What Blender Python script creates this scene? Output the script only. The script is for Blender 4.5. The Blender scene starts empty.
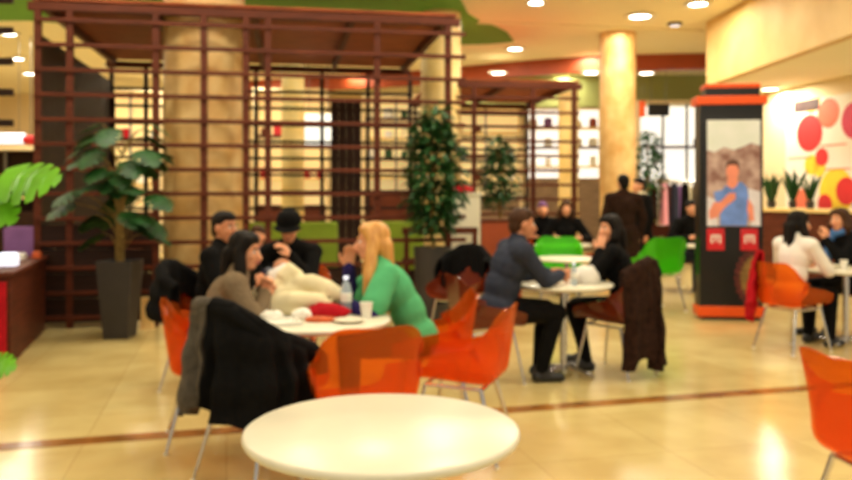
import bpy, math, random
from mathutils import Vector, Matrix
V = Vector
random.seed(7)
COL = bpy.context.scene.collection
F, EYE, HOR = 800.0, 1.42, 197.0
R = math.radians

def at(px, py, Y):
    return V(((px - 426) * Y / F, Y, EYE - (py - HOR) * Y / F))
def fx(px, Y):
    return (px - 426) * Y / F

# ------------------------------------------------------------------ mesh builder
class MB:
    def __init__(s):
        s.v, s.f, s.m = [], [], []
    def add(s, vs, fs, mi=0):
        o = len(s.v)
        s.v += [tuple(p) for p in vs]
        for f in fs:
            s.f.append(tuple(i + o for i in f)); s.m.append(mi)
    def box(s, c, d, rz=0, mi=0, M=None):
        M = M or Matrix.Rotation(rz, 3, 'Z')
        c = V(c); vs = []
        for z in (-.5, .5):
            for x, y in ((-.5, -.5), (.5, -.5), (.5, .5), (-.5, .5)):
                vs.append(c + M @ V((x * d[0], y * d[1], z * d[2])))
        s.add(vs, [(3, 2, 1, 0), (4, 5, 6, 7), (0, 1, 5, 4), (1, 2, 6, 5), (2, 3, 7, 6), (3, 0, 4, 7)], mi)
    def beam(s, p0, p1, w, h, mi=0):
        p0, p1 = V(p0), V(p1); d = p1 - p0; L = d.length
        x = d.normalized()
        up = V((0, 0, 1)) if abs(x.z) < .95 else V((0, 1, 0))
        y = up.cross(x).normalized(); z = x.cross(y)
        M = Matrix((x, y, z)).transposed()
        s.box((p0 + p1) / 2, (L, w, h), 0, mi, M)
    def frame(s, d):
        d = d.normalized()
        a = V((0, 0, 1)) if abs(d.z) < .9 else V((1, 0, 0))
        x = a.cross(d).normalized()
        return x, d.cross(x)
    def rings(s, rs, n, mi=0, cap=True):
        o = len(s.v)
        for c, x, y, r in rs:
            for k in range(n):
                t = 2 * math.pi * k / n
                s.v.append(tuple(c + x * (r * math.cos(t)) + y * (r * math.sin(t))))
        for i in range(len(rs) - 1):
            for k in range(n):
                a = o + i * n + k; b = o + i * n + (k + 1) % n
                s.f.append((a, b, b + n, a + n)); s.m.append(mi)
        if cap:
            s.f.append(tuple(o + k for k in reversed(range(n)))); s.m.append(mi)
            e = o + (len(rs) - 1) * n
            s.f.append(tuple(e + k for k in range(n))); s.m.append(mi)
    def tube(s, pts, r, n=8, mi=0):
        pts = [V(p) for p in pts]; rs = []
        x = None
        for i, p in enumerate(pts):
            d = (pts[min(i + 1, len(pts) - 1)] - pts[max(i - 1, 0)]).normalized()
            if x is None: x, y = s.frame(d)
            else:
                x = (x - d * x.dot(d)).normalized(); y = d.cross(x)
            rr = r[i] if isinstance(r, (list, tuple)) else r
            rs.append((p, x, y, rr))
        s.rings(rs, n, mi)
    def capsule(s, p0, p1, r0, r1, n=14):
        p0, p1 = V(p0), V(p1); d = p1 - p0
        if d.length < 1e-5: d = V((0, 0, 1e-4)); p1 = p0 + d
        x, y = s.frame(d); dn = d.normalized(); rs = []
        for k in range(5):
            a = math.pi / 2 * (1 - k / 4.0)
            rs.append((p0 - dn * (r0 * math.sin(a)), x, y, max(r0 * math.cos(a), r0 * .02)))
        for k in range(5):
            a = math.pi / 2 * k / 4.0
            rs.append((p1 + dn * (r1 * math.sin(a)), x, y, max(r1 * math.cos(a), r1 * .02)))
        s.rings(rs, n)
    def lathe(s, prof, n=32, c=(0, 0, 0), mi=0):
        X, Y = V((1, 0, 0)), V((0, 1, 0)); c = V(c)
        s.rings([(c + V((0, 0, z)), X, Y, max(r, 1e-4)) for r, z in prof], n, mi)
    def ell(s, c, r, M=None, n=16, mi=0):
        c = V(c); M = M or Matrix.Identity(3); o = len(s.v); m = n // 2
        for i in range(m + 1):
            t = math.pi * (i + (.03 if i == 0 else -.03 if i == m else 0)) / m
            for k in range(n):
                a = 2 * math.pi * k / n
                s.v.append(tuple(c + M @ V((r[0] * math.sin(t) * math.cos(a), r[1] * math.sin(t) * math.sin(a), -r[2] * math.cos(t)))))
        for i in range(m):
            for k in range(n):
                a = o + i * n + k; b = o + i * n + (k + 1) % n
                s.f.append((a, b, b + n, a + n)); s.m.append(mi)
        s.f.append(tuple(o + k for k in reversed(range(n)))); s.m.append(mi)
        s.f.append(tuple(o + m * n + k for k in range(n))); s.m.append(mi)
    def grid(s, fn, nu, nv, mi=0, thick=0.0):
        o = len(s.v)
        P = [[V(fn(i / nu, j / nv)) for i in range(nu + 1)] for j in range(nv + 1)]
        for row in P: s.v += [tuple(p) for p in row]
        w = nu + 1
        for j in range(nv):
            for i in range(nu):
                a = o + j * w + i
                s.f.append((a, a + 1, a + w + 1, a + w)); s.m.append(mi)
        if thick:
            o2 = len(s.v)
            for j in range(nv + 1):
                for i in range(nu + 1):
                    du = P[j][min(i + 1, nu)] - P[j][max(i - 1, 0)]
                    dv = P[min(j + 1, nv)][i] - P[max(j - 1, 0)][i]
                    nn = du.cross(dv)
                    nn = nn.normalized() if nn.length > 1e-9 else V((0, 0, 1))
                    s.v.append(tuple(P[j][i] - nn * thick))
            for j in range(nv):
                for i in range(nu):
                    a = o2 + j * w + i
                    s.f.append((a + w, a + w + 1, a + 1, a)); s.m.append(mi)
            edge = [i for i in range(w)] + [j * w + nu for j in range(1, nv + 1)] + [nv * w + i for i in range(nu - 1, -1, -1)] + [j * w for j in range(nv - 1, 0, -1)]
            for k in range(len(edge)):
                a, b = edge[k], edge[(k + 1) % len(edge)]
                s.f.append((o + b, o + a, o2 + a, o2 + b)); s.m.append(mi)
    def mesh(s, name, sharp=38):
        me = bpy.data.meshes.new(name)
        me.from_pydata(s.v, [], s.f)
        me.polygons.foreach_set('material_index', s.m)
        me.polygons.foreach_set('use_smooth', [True] * len(s.f))
        me.update()
        me.set_sharp_from_angle(angle=R(sharp))
        return me
    def build(s, name, mat, parent=None, bevel=0, sharp=38, loc=None, rz=0):
        me = s.mesh(name, sharp)
        return link(name, me, mat, parent, bevel, loc, rz)

def link(name, me, mat, parent=None, bevel=0, loc=None, rz=0):
    for m in (mat if isinstance(mat, (list, tuple)) else [mat]): me.materials.append(m)
    o = bpy.data.objects.new(name, me); COL.objects.link(o)
    if parent: o.parent = parent
    if loc is not None: o.location = loc
    o.rotation_euler.z = rz
    if bevel:
        b = o.modifiers.new('Bevel', 'BEVEL'); b.width = bevel; b.segments = 2; b.limit_method = 'ANGLE'; b.angle_limit = R(40)
    return o

def fuse(mb, name, voxel, smooth=4):
    me = mb.mesh(name + '_src')
    o = bpy.data.objects.new(name + '_src', me); COL.objects.link(o)
    r = o.modifiers.new('R', 'REMESH'); r.mode = 'VOXEL'; r.voxel_size = voxel; r.use_smooth_shade = True
    if smooth:
        sm = o.modifiers.new('S', 'SMOOTH'); sm.factor = .5; sm.iterations = smooth
    dg = bpy.context.evaluated_depsgraph_get()
    out = bpy.data.meshes.new_from_object(o.evaluated_get(dg))
    out.name = name
    bpy.data.objects.remove(o); bpy.data.meshes.remove(me)
    return out

def tag(o, label=None, cat=None, group=None, kind=None):
    if label: o['label'] = label
    if cat: o['category'] = cat
    if group: o['group'] = group
    if kind: o['kind'] = kind
    return o
def thing(name, label, cat, loc=(0, 0, 0), rz=0, group=None):
    o = bpy.data.objects.new(name, None); COL.objects.link(o)
    o.location = loc; o.rotation_euler.z = rz
    o.empty_display_size = .1
    return tag(o, label, cat, group)
def dup(root, label, loc, rz=0, group=None):
    def cp(o, p):
        c = o.copy(); COL.objects.link(c)
        c.parent = p
        for ch in list(o.children): cp(ch, c)
        return c
    kids = list(root.children)
    r = root.copy(); COL.objects.link(r)
    for ch in kids: cp(ch, r)
    r.location = loc; r.rotation_euler.z = rz
    r['label'] = label
    if group: r['group'] = group
    elif 'group' in r: del r['group']
    return r
def struct(o, label, cat):
    return tag(o, label, cat, None, 'structure')

# ------------------------------------------------------------------ materials
def hexc(r, g, b):
    f = lambda c: ((c / 255 + .055) / 1.055) ** 2.4 if c > 10 else c / 255 / 12.92
    return (f(r), f(g), f(b), 1)
def mat(name, c, rough=.5, metal=0, spec=.5, var=.12, scale=6, bump=0, emit=0, stretch=None, c2=None, coat=0):
    m = bpy.data.materials.new(name); m.use_nodes = True
    nt = m.node_tree; b = nt.nodes['Principled BSDF']
    col = hexc(*c)
    b.inputs['Roughness'].default_value = rough
    b.inputs['Metallic'].default_value = metal
    b.inputs['Specular IOR Level'].default_value = spec if rough < .85 else min(spec, .12)
    b.inputs['Coat Weight'].default_value = coat
    tc = nt.nodes.new('ShaderNodeTexCoord'); mp = nt.nodes.new('ShaderNodeMapping')
    nt.links.new(tc.outputs['Object'], mp.inputs['Vector'])
    if stretch: mp.inputs['Scale'].default_value = stretch
    no = nt.nodes.new('ShaderNodeTexNoise'); no.inputs['Scale'].default_value = scale; no.inputs['Detail'].default_value = 4
    nt.links.new(mp.outputs['Vector'], no.inputs['Vector'])
    cr = nt.nodes.new('ShaderNodeValToRGB')
    cr.color_ramp.elements[0].position = .3; cr.color_ramp.elements[1].position = .7
    lo = [max(0, x * (1 - var)) for x in col[:3]] + [1]; hi = [min(1, x * (1 + var)) for x in col[:3]] + [1]
    if c2: lo, hi = list(col), list(hexc(*c2))
    cr.color_ramp.elements[0].color = lo; cr.color_ramp.elements[1].color = hi
    nt.links.new(no.outputs['Fac'], cr.inputs['Fac'])
    nt.links.new(cr.outputs['Color'], b.inputs['Base Color'])
    if bump:
        bp = nt.nodes.new('ShaderNodeBump'); bp.inputs['Strength'].default_value = bump; bp.inputs['Distance'].default_value = .02
        nt.links.new(no.outputs['Fac'], bp.inputs['Height']); nt.links.new(bp.outputs['Normal'], b.inputs['Normal'])
    if emit:
        b.inputs['Emission Strength'].default_value = emit
        nt.links.new(cr.outputs['Color'], b.inputs['Emission Color'])
    return m
def clear_plastic(name, c, trans=.55, deep=None):
    m = mat(name, c, .12, 0, .6, .08, 5)
    nt = m.node_tree; b = nt.nodes['Principled BSDF']; out = nt.nodes['Material Output']
    t = nt.nodes.new('ShaderNodeBsdfTransparent'); t.inputs['Color'].default_value = hexc(*(deep or c))
    mx = nt.nodes.new('ShaderNodeMixShader'); mx.inputs['Fac'].default_value = trans
    nt.links.new(b.outputs['BSDF'], mx.inputs[1]); nt.links.new(t.outputs['BSDF'], mx.inputs[2])
    nt.links.new(mx.outputs['Shader'], out.inputs['Surface'])
    return m
def wood(name, c, rough=.6, rot=(1, 1, 12)):
    return mat(name, c, rough, spec=.25, var=.35, scale=3, stretch=rot, bump=.05)
def floor_mat():
    m = bpy.data.materials.new('polished_tile'); m.use_nodes = True
    nt = m.node_tree; b = nt.nodes['Principled BSDF']; N = nt.nodes.new; L = nt.links.new
    tc = N('ShaderNodeTexCoord'); mp = N('ShaderNodeMapping'); mp.inputs['Rotation'].default_value[2] = R(-14)
    L(tc.outputs['Object'], mp.inputs['Vector'])
    br = N('ShaderNodeTexBrick'); br.offset = 0; br.inputs['Scale'].default_value = 1
    br.inputs['Brick Width'].default_value = .8; br.inputs['Row Height'].default_value = .8
    br.inputs['Mortar Size'].default_value = .003; br.inputs['Mortar Smooth'].default_value = .2
    br.inputs['Color1'].default_value = hexc(222, 202, 140); br.inputs['Color2'].default_value = hexc(213, 190, 126)
    br.inputs['Mortar'].default_value = hexc(192, 164, 104)
    L(mp.outputs['Vector'], br.inputs['Vector'])
    no = N('ShaderNodeTexNoise'); no.inputs['Scale'].default_value = 2.2; no.inputs['Detail'].default_value = 6
    L(mp.outputs['Vector'], no.inputs['Vector'])
    cr = N('ShaderNodeValToRGB'); cr.color_ramp.elements[0].color = (.84, .8, .72, 1); cr.color_ramp.elements[1].color = (1.0, 1.0, 1.0, 1)
    cr.color_ramp.elements[0].position = .35; cr.color_ramp.elements[1].position = .65
    L(no.outputs['Fac'], cr.inputs['Fac'])
    mx = N('ShaderNodeMix'); mx.data_type = 'RGBA'; mx.blend_type = 'MULTIPLY'; mx.inputs['Factor'].default_value = 1
    L(br.outputs['Color'], mx.inputs['A']); L(cr.outputs['Color'], mx.inputs['B'])
    L(mx.outputs['Result'], b.inputs['Base Color'])
    b.inputs['Roughness'].default_value = .2
    b.inputs['Specular IOR Level'].default_value = .55
    return m

M = dict(
    floor=floor_mat(),
    band=mat('brown_stone_band', (150, 98, 44), .2, var=.4, scale=5),
    ceil=mat('cream_ceiling_paint', (246, 236, 204), .8, var=.03, scale=.6),
    ceil_green=mat('green_ceiling_paint', (104, 166, 64), .8, var=.05),
    wall=mat('cream_wall_paint', (234, 212, 168), .8, var=.06, scale=1),
    olive=mat('olive_wall_paint', (160, 164, 98), .8, var=.06, scale=1),
    fascia=mat('red_brown_fascia', (158, 66, 26), .5, var=.15, scale=2),
    stone=mat('travertine', (206, 156, 84), .45, scale=4.5, c2=(234, 200, 136), bump=.03, stretch=(1, 1, .8)),
    stone_pale=mat('pale_travertine', (226, 190, 112), .5, scale=3, c2=(236, 210, 146)),
    panel_stone=mat('sandy_panel', (212, 172, 100), .6, scale=1.8, c2=(226, 192, 124)),
    wood=wood('red_brown_wood', (88, 38, 18)),
    wood_dark=wood('dark_brown_wood', (42, 20, 11)),
    wood_roof_lit=wood('bounce_lit_roof_wood', (146, 70, 34), rot=(1, 8, 1)),  # wood colour lightened to stand in for light bounced off the floor
    taupe_wood=wood('taupe_bench_wood', (128, 104, 80)),
    wood_red=wood('mahogany_wood', (84, 36, 18)),
    white=mat('white_laminate', (230, 224, 202), .3, var=.03),
    chrome=mat('chrome', (215, 215, 218), .18, 1, var=.03),
    grey_metal=mat('grey_metal', (120, 118, 114), .4, .8),
    orange=clear_plastic('clear_orange_plastic', (228, 118, 36), .72, (255, 184, 88)),
    amber=clear_plastic('smoky_red_brown_plastic', (112, 42, 20), .25, (190, 84, 40)),
    green=clear_plastic('clear_green_plastic', (96, 214, 40), .5, (160, 250, 96)),
    black=mat('black_paint', (16, 14, 14), .35, var=.2),
    band_orange=mat('orange_paint', (232, 84, 14), .4, var=.05),
    pot=mat('anthracite_planter', (50, 45, 42), .55, var=.15),
    soil=mat('potting_soil', (46, 32, 22), .95, var=.4, scale=40, bump=.4),
    leaf=mat('dark_leaf', (24, 70, 22), .5, var=.45, scale=9),
    leaf_bright=mat('bright_leaf', (104, 176, 30), .3, var=.3, scale=7),
    leaf_fig=mat('fig_leaf', (34, 80, 28), .55, var=.5, scale=14),
    bark=mat('mossy_bark', (128, 104, 58), .9, var=.45, scale=22, bump=.5),
    skin=mat('skin', (226, 158, 118), .5, var=.06, scale=10),
    skin2=mat('tan_skin', (206, 136, 98), .5, var=.06, scale=10),
    lips=mat('lips', (184, 84, 74), .4),
    eye=mat('eye_white', (235, 228, 220), .2), iris=mat('dark_iris', (40, 28, 20), .2),
    hair_black=mat('black_hair', (20, 14, 11), .6, spec=.15, var=.4, scale=30, stretch=(1, 1, .12), bump=.3),
    hair_brown=mat('brown_hair', (66, 40, 22), .6, spec=.2, var=.4, scale=30, stretch=(1, 1, .12), bump=.3),
    hair_blonde=mat('blonde_hair', (196, 130, 56), .42, scale=34, c2=(226, 172, 92), stretch=(1, 1, .08), bump=.4),
    taupe=mat('taupe_knit', (124, 106, 84), .9, var=.15, scale=60, bump=.25),
    charcoal=mat('charcoal_wool', (86, 79, 70), .95, var=.25, scale=26, bump=.3),
    black_cloth=mat('black_cloth', (14, 13, 13), .9, var=.3, scale=26, bump=.3),
    brown_cloth=mat('dark_brown_fur_cloth', (46, 28, 20), .95, var=.45, scale=26, bump=.6),
    green_cloth=mat('mint_green_jersey', (88, 178, 122), .85, var=.08, scale=16, bump=.1),
    navy=mat('navy_jersey', (44, 36, 92), .9, var=.12, scale=16),
    slate=mat('slate_blue_jumper', (52, 56, 70), .95, var=.12, scale=30, bump=.2),
    jeans=mat('dark_jeans', (38, 42, 56), .9, var=.2, scale=40),
    shoe=mat('black_leather', (22, 20, 20), .4),
    cream=mat('cream_padded_cloth', (236, 224, 186), .9, var=.1, scale=8, bump=.2),
    red_cloth=mat('red_cloth', (178, 24, 36), .85, var=.15, scale=14),
    pink=mat('pink_cloth', (232, 160, 176), .9),
    white_cloth=mat('white_cloth', (236, 230, 222), .9, var=.06),
    blue_cloth=mat('blue_cloth', (76, 118, 176), .9),
    mint=mat('pale_green_cloth', (134, 196, 148), .9),
    purple=mat('violet_cloth', (136, 96, 150), .9),
    paper=mat('white_paper', (240, 236, 226), .8, var=.03),
    food=mat('orange_food_wrap', (206, 92, 40), .6, var=.3, scale=30),
    water=clear_plastic('clear_bottle_plastic', (214, 226, 236), .55, (235, 242, 248)),
    lime=mat('lime_upholstery', (134, 160, 40), .8, var=.1),
    red_sign=mat('red_plastic', (206, 30, 40), .35, var=.05),
    lamp=mat('lit_diffuser', (255, 246, 232), .5, var=0, emit=14),
    lit=mat('lit_white_window', (255, 250, 238), .6, var=.06, scale=.8, emit=1.1),
    lit_warm=mat('lit_warm_window', (250, 218, 150), .6, var=.14, scale=1.2, emit=.55),
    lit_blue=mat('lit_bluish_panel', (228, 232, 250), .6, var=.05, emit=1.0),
    dark_blue=mat('dark_screen', (40, 40, 60), .3),
)
DOF = True; EXPO = -0.07
# ------------------------------------------------------------------ people (built first while the scene is small)
X3, Y3, Z3 = V((1, 0, 0)), V((0, 1, 0)), V((0, 0, 1))
def ik(S, W, l1, l2, pole):
    d = W - S; L = d.length
    if L > (l1 + l2) * .995:
        W = S + d.normalized() * (l1 + l2) * .995; d = W - S; L = d.length
    a = (l1 * l1 - l2 * l2 + L * L) / (2 * L)
    h = math.sqrt(max(l1 * l1 - a * a, 0)); dn = d.normalized()
    p = V(pole); p = (p - dn * p.dot(dn)).normalized()
    return S + dn * a + p * h, W

def person(label, loc, yaw, pose='sit', hip=.54, lean=8, side=0, twist=0, head=(0, 0), rh=None, lh=None,
           rpole=(1, -.4, -1), lpole=(-1, -.4, -1), curl=50, knees=None, ankles=None, female=False, s=1.0, bulk=1.0,
           top='black_cloth', top_name='jumper', sleeve=None, legs='jeans', shoe='shoe', skin='skin', hair='short', hair_m='hair_black',
           voxel=.012, coat=False, scarf=None, group=None, detail=True, hand_fwd=None, cap=False, fingers=True):
    root = thing('person', label, 'person', (loc[0], loc[1], loc[2] if len(loc) > 2 else 0), R(yaw), group)
    P = []
    def cp(t, a, b, r0, r1): P.append((t, 'c', V(a), V(b), r0, r1))
    def el(t, c, r, Mx=None): P.append((t, 'e', V(c), r, Mx))
    sw = .165 if female else .19
    hips = V((0, 0, hip if pose == 'sit' else .93))
    r1 = Matrix.Rotation(-R(lean * .75), 3, 'X') @ Matrix.Rotation(R(side), 3, 'Y')
    r2 = Matrix.Rotation(-R(lean * 1.25), 3, 'X') @ Matrix.Rotation(R(side), 3, 'Y')
    waist = hips + r1 @ V((0, 0, .17)); chest = waist + r2 @ V((0, 0, .17)); nb = chest + r2 @ V((0, 0, .16))
    Rc = r2 @ Matrix.Rotation(R(twist), 3, 'Z')
    b = bulk
    el('pelvis', hips, (.16 * b, .125 * b, .12), r1)
    el('torso', waist, (.135 * b, .105 * b, .15), r1)
    el('torso', chest, ((.145 if female else .165) * b, .11 * b, .165), Rc)
    shR = nb + Rc @ V((sw, 0, -.045)); shL = nb + Rc @ V((-sw, 0, -.045))
    cp('torso', shL, shR, .062 * b, .062 * b)
    cp('torso', nb + Rc @ V((0, 0, .02)), shR, .05, .05); cp('torso', nb + Rc @ V((0, 0, .02)), shL, .05, .05)
    if female:
        for q in (-1, 1): el('torso', chest + Rc @ V((q * .065, .085, .0)), (.06, .06, .065), Rc)
    hd = (r2 @ Z3 + Z3 * 1.2).normalized()
    Rh = Matrix.Rotation(R(head[0]), 3, 'Z') @ Matrix.Rotation(-R(head[1]), 3, 'X')
    hc = nb + hd * .165 + Rh @ V((0, .02, 0))
    cp('neck', nb - hd * .03, nb + hd * .1, .054 if not female else .048, .05 if not female else .044)
    H = lambda x, y, z: hc + Rh @ V((x, y, z))
    el('head', H(0, -.012, .025), (.074, .093, .088), Rh)
    el('head', H(0, .02, -.03), (.061, .068, .085), Rh)
    el('head', H(0, .045, -.085), (.042, .04, .032), Rh)
    cp('head', H(0, .086, .005), H(0, .106, -.032), .010, .016)
    el('head', H(0, .087, -.06), (.026, .012, .014), Rh)
    for q in (-1, 1):
        el('head', H(q * .076, -.008, -.01), (.012, .022, .034), Rh)
        el('head', H(q * .034, .068, -.025), (.022, .02, .02), Rh)
    # arms
    sit = pose == 'sit'
    rh = V(rh) if rh else V((.2, .32, .78) if sit else (.24, .05, .86))
    lh = V(lh) if lh else V((-.2, .32, .78) if sit else (-.24, .05, .86))
    for q, S, W, pole in ((1, shR, rh, rpole), (-1, shL, lh, lpole)):
        E, W = ik(S, W, .29, .255, pole)
        t = 'R' if q > 0 else 'L'
        cp('uarm', S, E, .052 * b, .042); cp('farm', E, W, .043, .029)
        d = (W - E).normalized()
        if hand_fwd and hand_fwd.get(t): d = (d * .3 + V(hand_fwd[t]).normalized()).normalized()
        inward = V((-q, 0, 0)); n = inward - d * inward.dot(d)
        if n.length < .2: n = V((0, 0, -1)) - d * V((0, 0, -1)).dot(d)
        n.normalize(); sd = d.cross(n) * q
        if sd.z < 0 and abs(sd.z) > .3: pass
        if not fingers:
            cp('hand', W, W + d * .09, .03, .034); cp('hand', W + d * .09, W + d * .14 + n * .03, .028, .02)
            continue
        for k in range(4):
            base = W + d * (.088 if k in (1, 2) else .082) + sd * ((k - 1.5) * .0205)
            cp('hand', W + d * .01 + sd * ((k - 1.5) * .011), base, .0165, .0115)
            ln = (.036, .042, .039, .03)[k]
            c1 = R(curl * .55); d1 = d * math.cos(c1) + n * math.sin(c1)
            c2 = R(curl * 1.25); d2 = d * math.cos(c2) + n * math.sin(c2)
            c3 = R(curl * 1.8); d3 = d * math.cos(c3) + n * math.sin(c3)
            a1 = base + d1 * ln; a2 = a1 + d2 * ln * .72; a3 = a2 + d3 * ln * .55
            cp('hand', base, a1, .0098, .0092); cp('hand', a1, a2, .0092, .0085); cp('hand', a2, a3, .0085, .0075)
        tb = W + d * .02 - sd * .02; t1 = tb + (d * .7 - sd * .8 + n * .3).normalized() * .045
        t2 = t1 + (d * .9 - sd * .25 + n * .45).normalized() * .034; t3 = t2 + (d + n * .5).normalized() * .024
        cp('hand', tb, t1, .016, .0125); cp('hand', t1, t2, .0115, .0105); cp('hand', t2, t3, .0105, .0085)
    # legs
    if sit:
        knees = knees or ((.12, .43, hip - .03), (-.12, .43, hip - .03))
        ankles = ankles or ((.13, .40, .085), (-.13, .43, .085))
    else:
        knees = knees or ((.09, .03, .5), (-.09, .03, .5)); ankles = ankles or ((.1, -.01, .085), (-.1, .03, .085))
    feet = []
    for q, K, A in ((1, V(knees[0]), V(ankles[0])), (-1, V(knees[1]), V(ankles[1]))):
        hj = hips + V((q * .085, .02, -.02))
        cp('thigh', hj, K, .083 * b, .058); cp('calf', K, (K * .6 + A * .4) + V((0, -.012, 0)), .054, .052)
        cp('calf', (K * .6 + A * .4) + V((0, -.012, 0)), A, .052, .036)
        ft = 'footR' if q > 0 else 'footL'
        cp(ft, A + V((0, -.035, -.045)), A + V((q * .02, .14, -.05)), .036, .03)
        cp(ft, A, A + V((0, .05, -.035)), .038, .036)
    def made(tags, infl, vox, sm, extra=(), name='m'):
        mb = MB()
        for p in list(P) + list(extra):
            if tags and p[0] not in tags: continue
            g = infl if not isinstance(infl, dict) else infl.get(p[0], .012)
            if p[1] == 'c': mb.capsule(p[2] * s, p[3] * s, (p[4] + g) * s, (p[5] + g) * s)
            else: mb.ell(p[2] * s, tuple((x + g) * s for x in p[3]), p[4])
        return fuse(mb, name, vox, sm)
    link('body', made(None, 0, min(voxel, .0085) if fingers else voxel, 2 if fingers else 3, name='body'), M[skin], root)
    ex = []
    tags = {'torso', 'pelvis', 'uarm', 'farm'}
    if sleeve:
        link('long_sleeves', made({'uarm', 'farm'}, .011, voxel, 3, name='long_sleeves'), M[sleeve], root)
        tags = {'torso', 'pelvis', 'tee'}
        for S, W, pole in ((shR, rh, rpole), (shL, lh, lpole)):
            E, W2 = ik(S, W, .29, .255, pole)
            ex.append(('tee', 'c', S, S.lerp(E, .72), .06, .07))
        ex.append(('tee', 'e', hips + V((0, 0, -.0)), (.16, .128, .13), r1))
    if coat:
        for q in (-1, 1):
            ex.append(('torso', 'c', hips + V((q * .06, 0, .02)), hips + V((q * .1, -.01, -.42)), .12, .15))
    ex.append(('torso', 'c', nb - hd * .02, nb + hd * .035, .062, .058))
    o = link(top_name, made(tags, {'torso': .016, 'pelvis': .018, 'uarm': .018, 'farm': .016, 'tee': .016}, voxel, 4, ex, name=top_name), M[top], root)
    link('trousers', made({'pelvis', 'thigh', 'calf'}, .012, voxel, 3, name='trousers'), M[legs], root)
    for ft in ('footR', 'footL'):
        link('shoe', made({ft}, .008, voxel, 2, name='shoe'), M[shoe], root)
    # hair
    E = []
    def hcap(a, bb, r0, r1): E.append(('h', 'c', a, bb, r0, r1))
    def hel(c, r, Mx=Rh): E.append(('h', 'e', c, r, Mx))
    hel(H(0, -.026, .038), (.082, .094, .088)); hel(H(0, .012, .075), (.066, .07, .048))
    if hair == 'short':
        hel(H(0, -.06, -.02), (.068, .052, .07))
    else:
        hel(H(0, -.05, -.02), (.084, .07, .1))
        Ln = {'bob': .16, 'long': .46, 'mid': .24}[hair]
        for q in (-1, 1):
            a = H(q * .07, .0, .0); e = a + (V((q * .07, .06, -Ln)) if hair == 'long' else V((q * .02, .02, -Ln))) + Rh @ V((0, -.02, 0))
            hcap(H(q * .05, .03, .07), a, .035, .036)
            hcap(a, a.lerp(e, .5) + V((q * (.045 if hair == 'long' else .02), .0, 0)), .036, .043); hcap(a.lerp(e, .5) + V((q * (.045 if hair == 'long' else .02), .0, 0)), e, .043, .024)
        bk = H(0, -.085, -.03); e = bk + V((0, -.03, -Ln * .8))
        hcap(bk + Rh @ V((.04, 0, 0)), e + Rh @ V((.035, 0, 0)), .045, .03); hcap(bk + Rh @ V((-.04, 0, 0)), e + Rh @ V((-.035, 0, 0)), .045, .03)
    link('hair', made({'h'}, 0, min(voxel, .011), 3, E, 'hair'), M[hair_m], root)
    if cap:
        mb = MB(); prof = [(.0, .152), (.05, .147), (.085, .12), (.1, .08), (.104, .045), (.098, .045), (.08, .1), (.0, .13)]
        mb.lathe(prof, 24)
        def brim(u, v):
            a = (u - .5) * 2.0
            r = .096 + v * .075 * math.cos(a * .9)
            return (r * math.sin(a) * .95, r * math.cos(a), .05 - v * .018)
        mb.grid(brim, 16, 4, thick=.006)
        for i, p in enumerate(mb.v):
            mb.v[i] = tuple((hc + Rh @ (V(p) + V((0, -.012, -.0)))) * s)
        mb.build('cap', M['black_cloth'], root)
    if scarf:
        mb = MB()
        mb.tube([(nb + hd * .03 + V((.085 * math.cos(t), .075 * math.sin(t), .012 * math.sin(3 * t)))) * s for t in [k * 2 * math.pi / 20 for k in range(21)]], .034 * s, 10)
        mb.tube([(nb + V(p)) * s for p in ((.03, .08, .02), (.05, .13, -.08), (.045, .15, -.2), (.05, .155, -.33))], [.034 * s, .036 * s, .04 * s, .035 * s], 10)
        link('scarf', fuse(mb, 'scarf', .012, 2), M[scarf], root)
    if detail:
        for q in (-1, 1):
            mb = MB(); mb.ell(H(q * .031, .0765, .004) * s, (.0115 * s, .011 * s, .008 * s), Rh, 10, 0)
            mb.ell(H(q * .031, .0835, .004) * s, (.0066 * s, .005 * s, .0066 * s), Rh, 8, 1)
            mb.build('eye', [M['eye'], M['iris']], root)
            mb = MB(); mb.tube([H(q * x, y, z) * s for x, y, z in ((.014, .088, .024), (.03, .086, .03), (.048, .072, .024))], [.004 * s, .005 * s, .003 * s], 6)
            mb.build('eyebrow', M[hair_m], root)
        mb = MB(); mb.tube([H(x, y, z) * s for x, y, z in ((-.024, .084, -.06), (-.009, .098, -.056), (0, .1, -.058), (.009, .098, -.056), (.024, .084, -.06))], [.003 * s, .008 * s, .008 * s, .008 * s, .003 * s], 8)
        mb.build('lips', M['lips'], root)
    return root

P_TAUPE = person('dark haired woman in a taupe jumper, hands clasped, beside the cluttered table', (-1.25, 4.66), -78, lean=17, head=(-24, 10), s=.945, female=True,
    rh=(.06, .32, .9), lh=(-.03, .31, .92), rpole=(1, .1, -1.3), lpole=(-1, .1, -1.3), top='taupe', legs='black_cloth', hair='mid', hand_fwd={'R': (-.5, .4, .7), 'L': (.5, .4, .7)}, bulk=1.1)
P_BLONDE = person('woman with long blonde hair in a green tee over navy sleeves', (-.06, 5.0), 96, lean=24, head=(0, 4), female=True,
    rh=(.045, .42, .98), lh=(-.13, .46, .79), rpole=(.5, .3, -1.5), lpole=(-1, -.2, -.8), top='green_cloth', top_name='tee_shirt', sleeve='navy', legs='jeans', hair='long', hair_m='hair_blonde',
    hand_fwd={'R': (-.1, -.1, 1), 'L': (.2, 1, -.15)}, curl=40, bulk=.93)
P_BLACK = person('bareheaded man in black sitting behind the woman in the taupe jumper', (-1.62, 5.97), -97, lean=10, head=(-22, 2), rh=(.1, .36, .8), lh=(-.05, .3, 1.0), top='black_cloth',
    hair='short', skin='skin2', hand_fwd={'L': (.3, .2, 1)}, voxel=.014)
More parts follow.
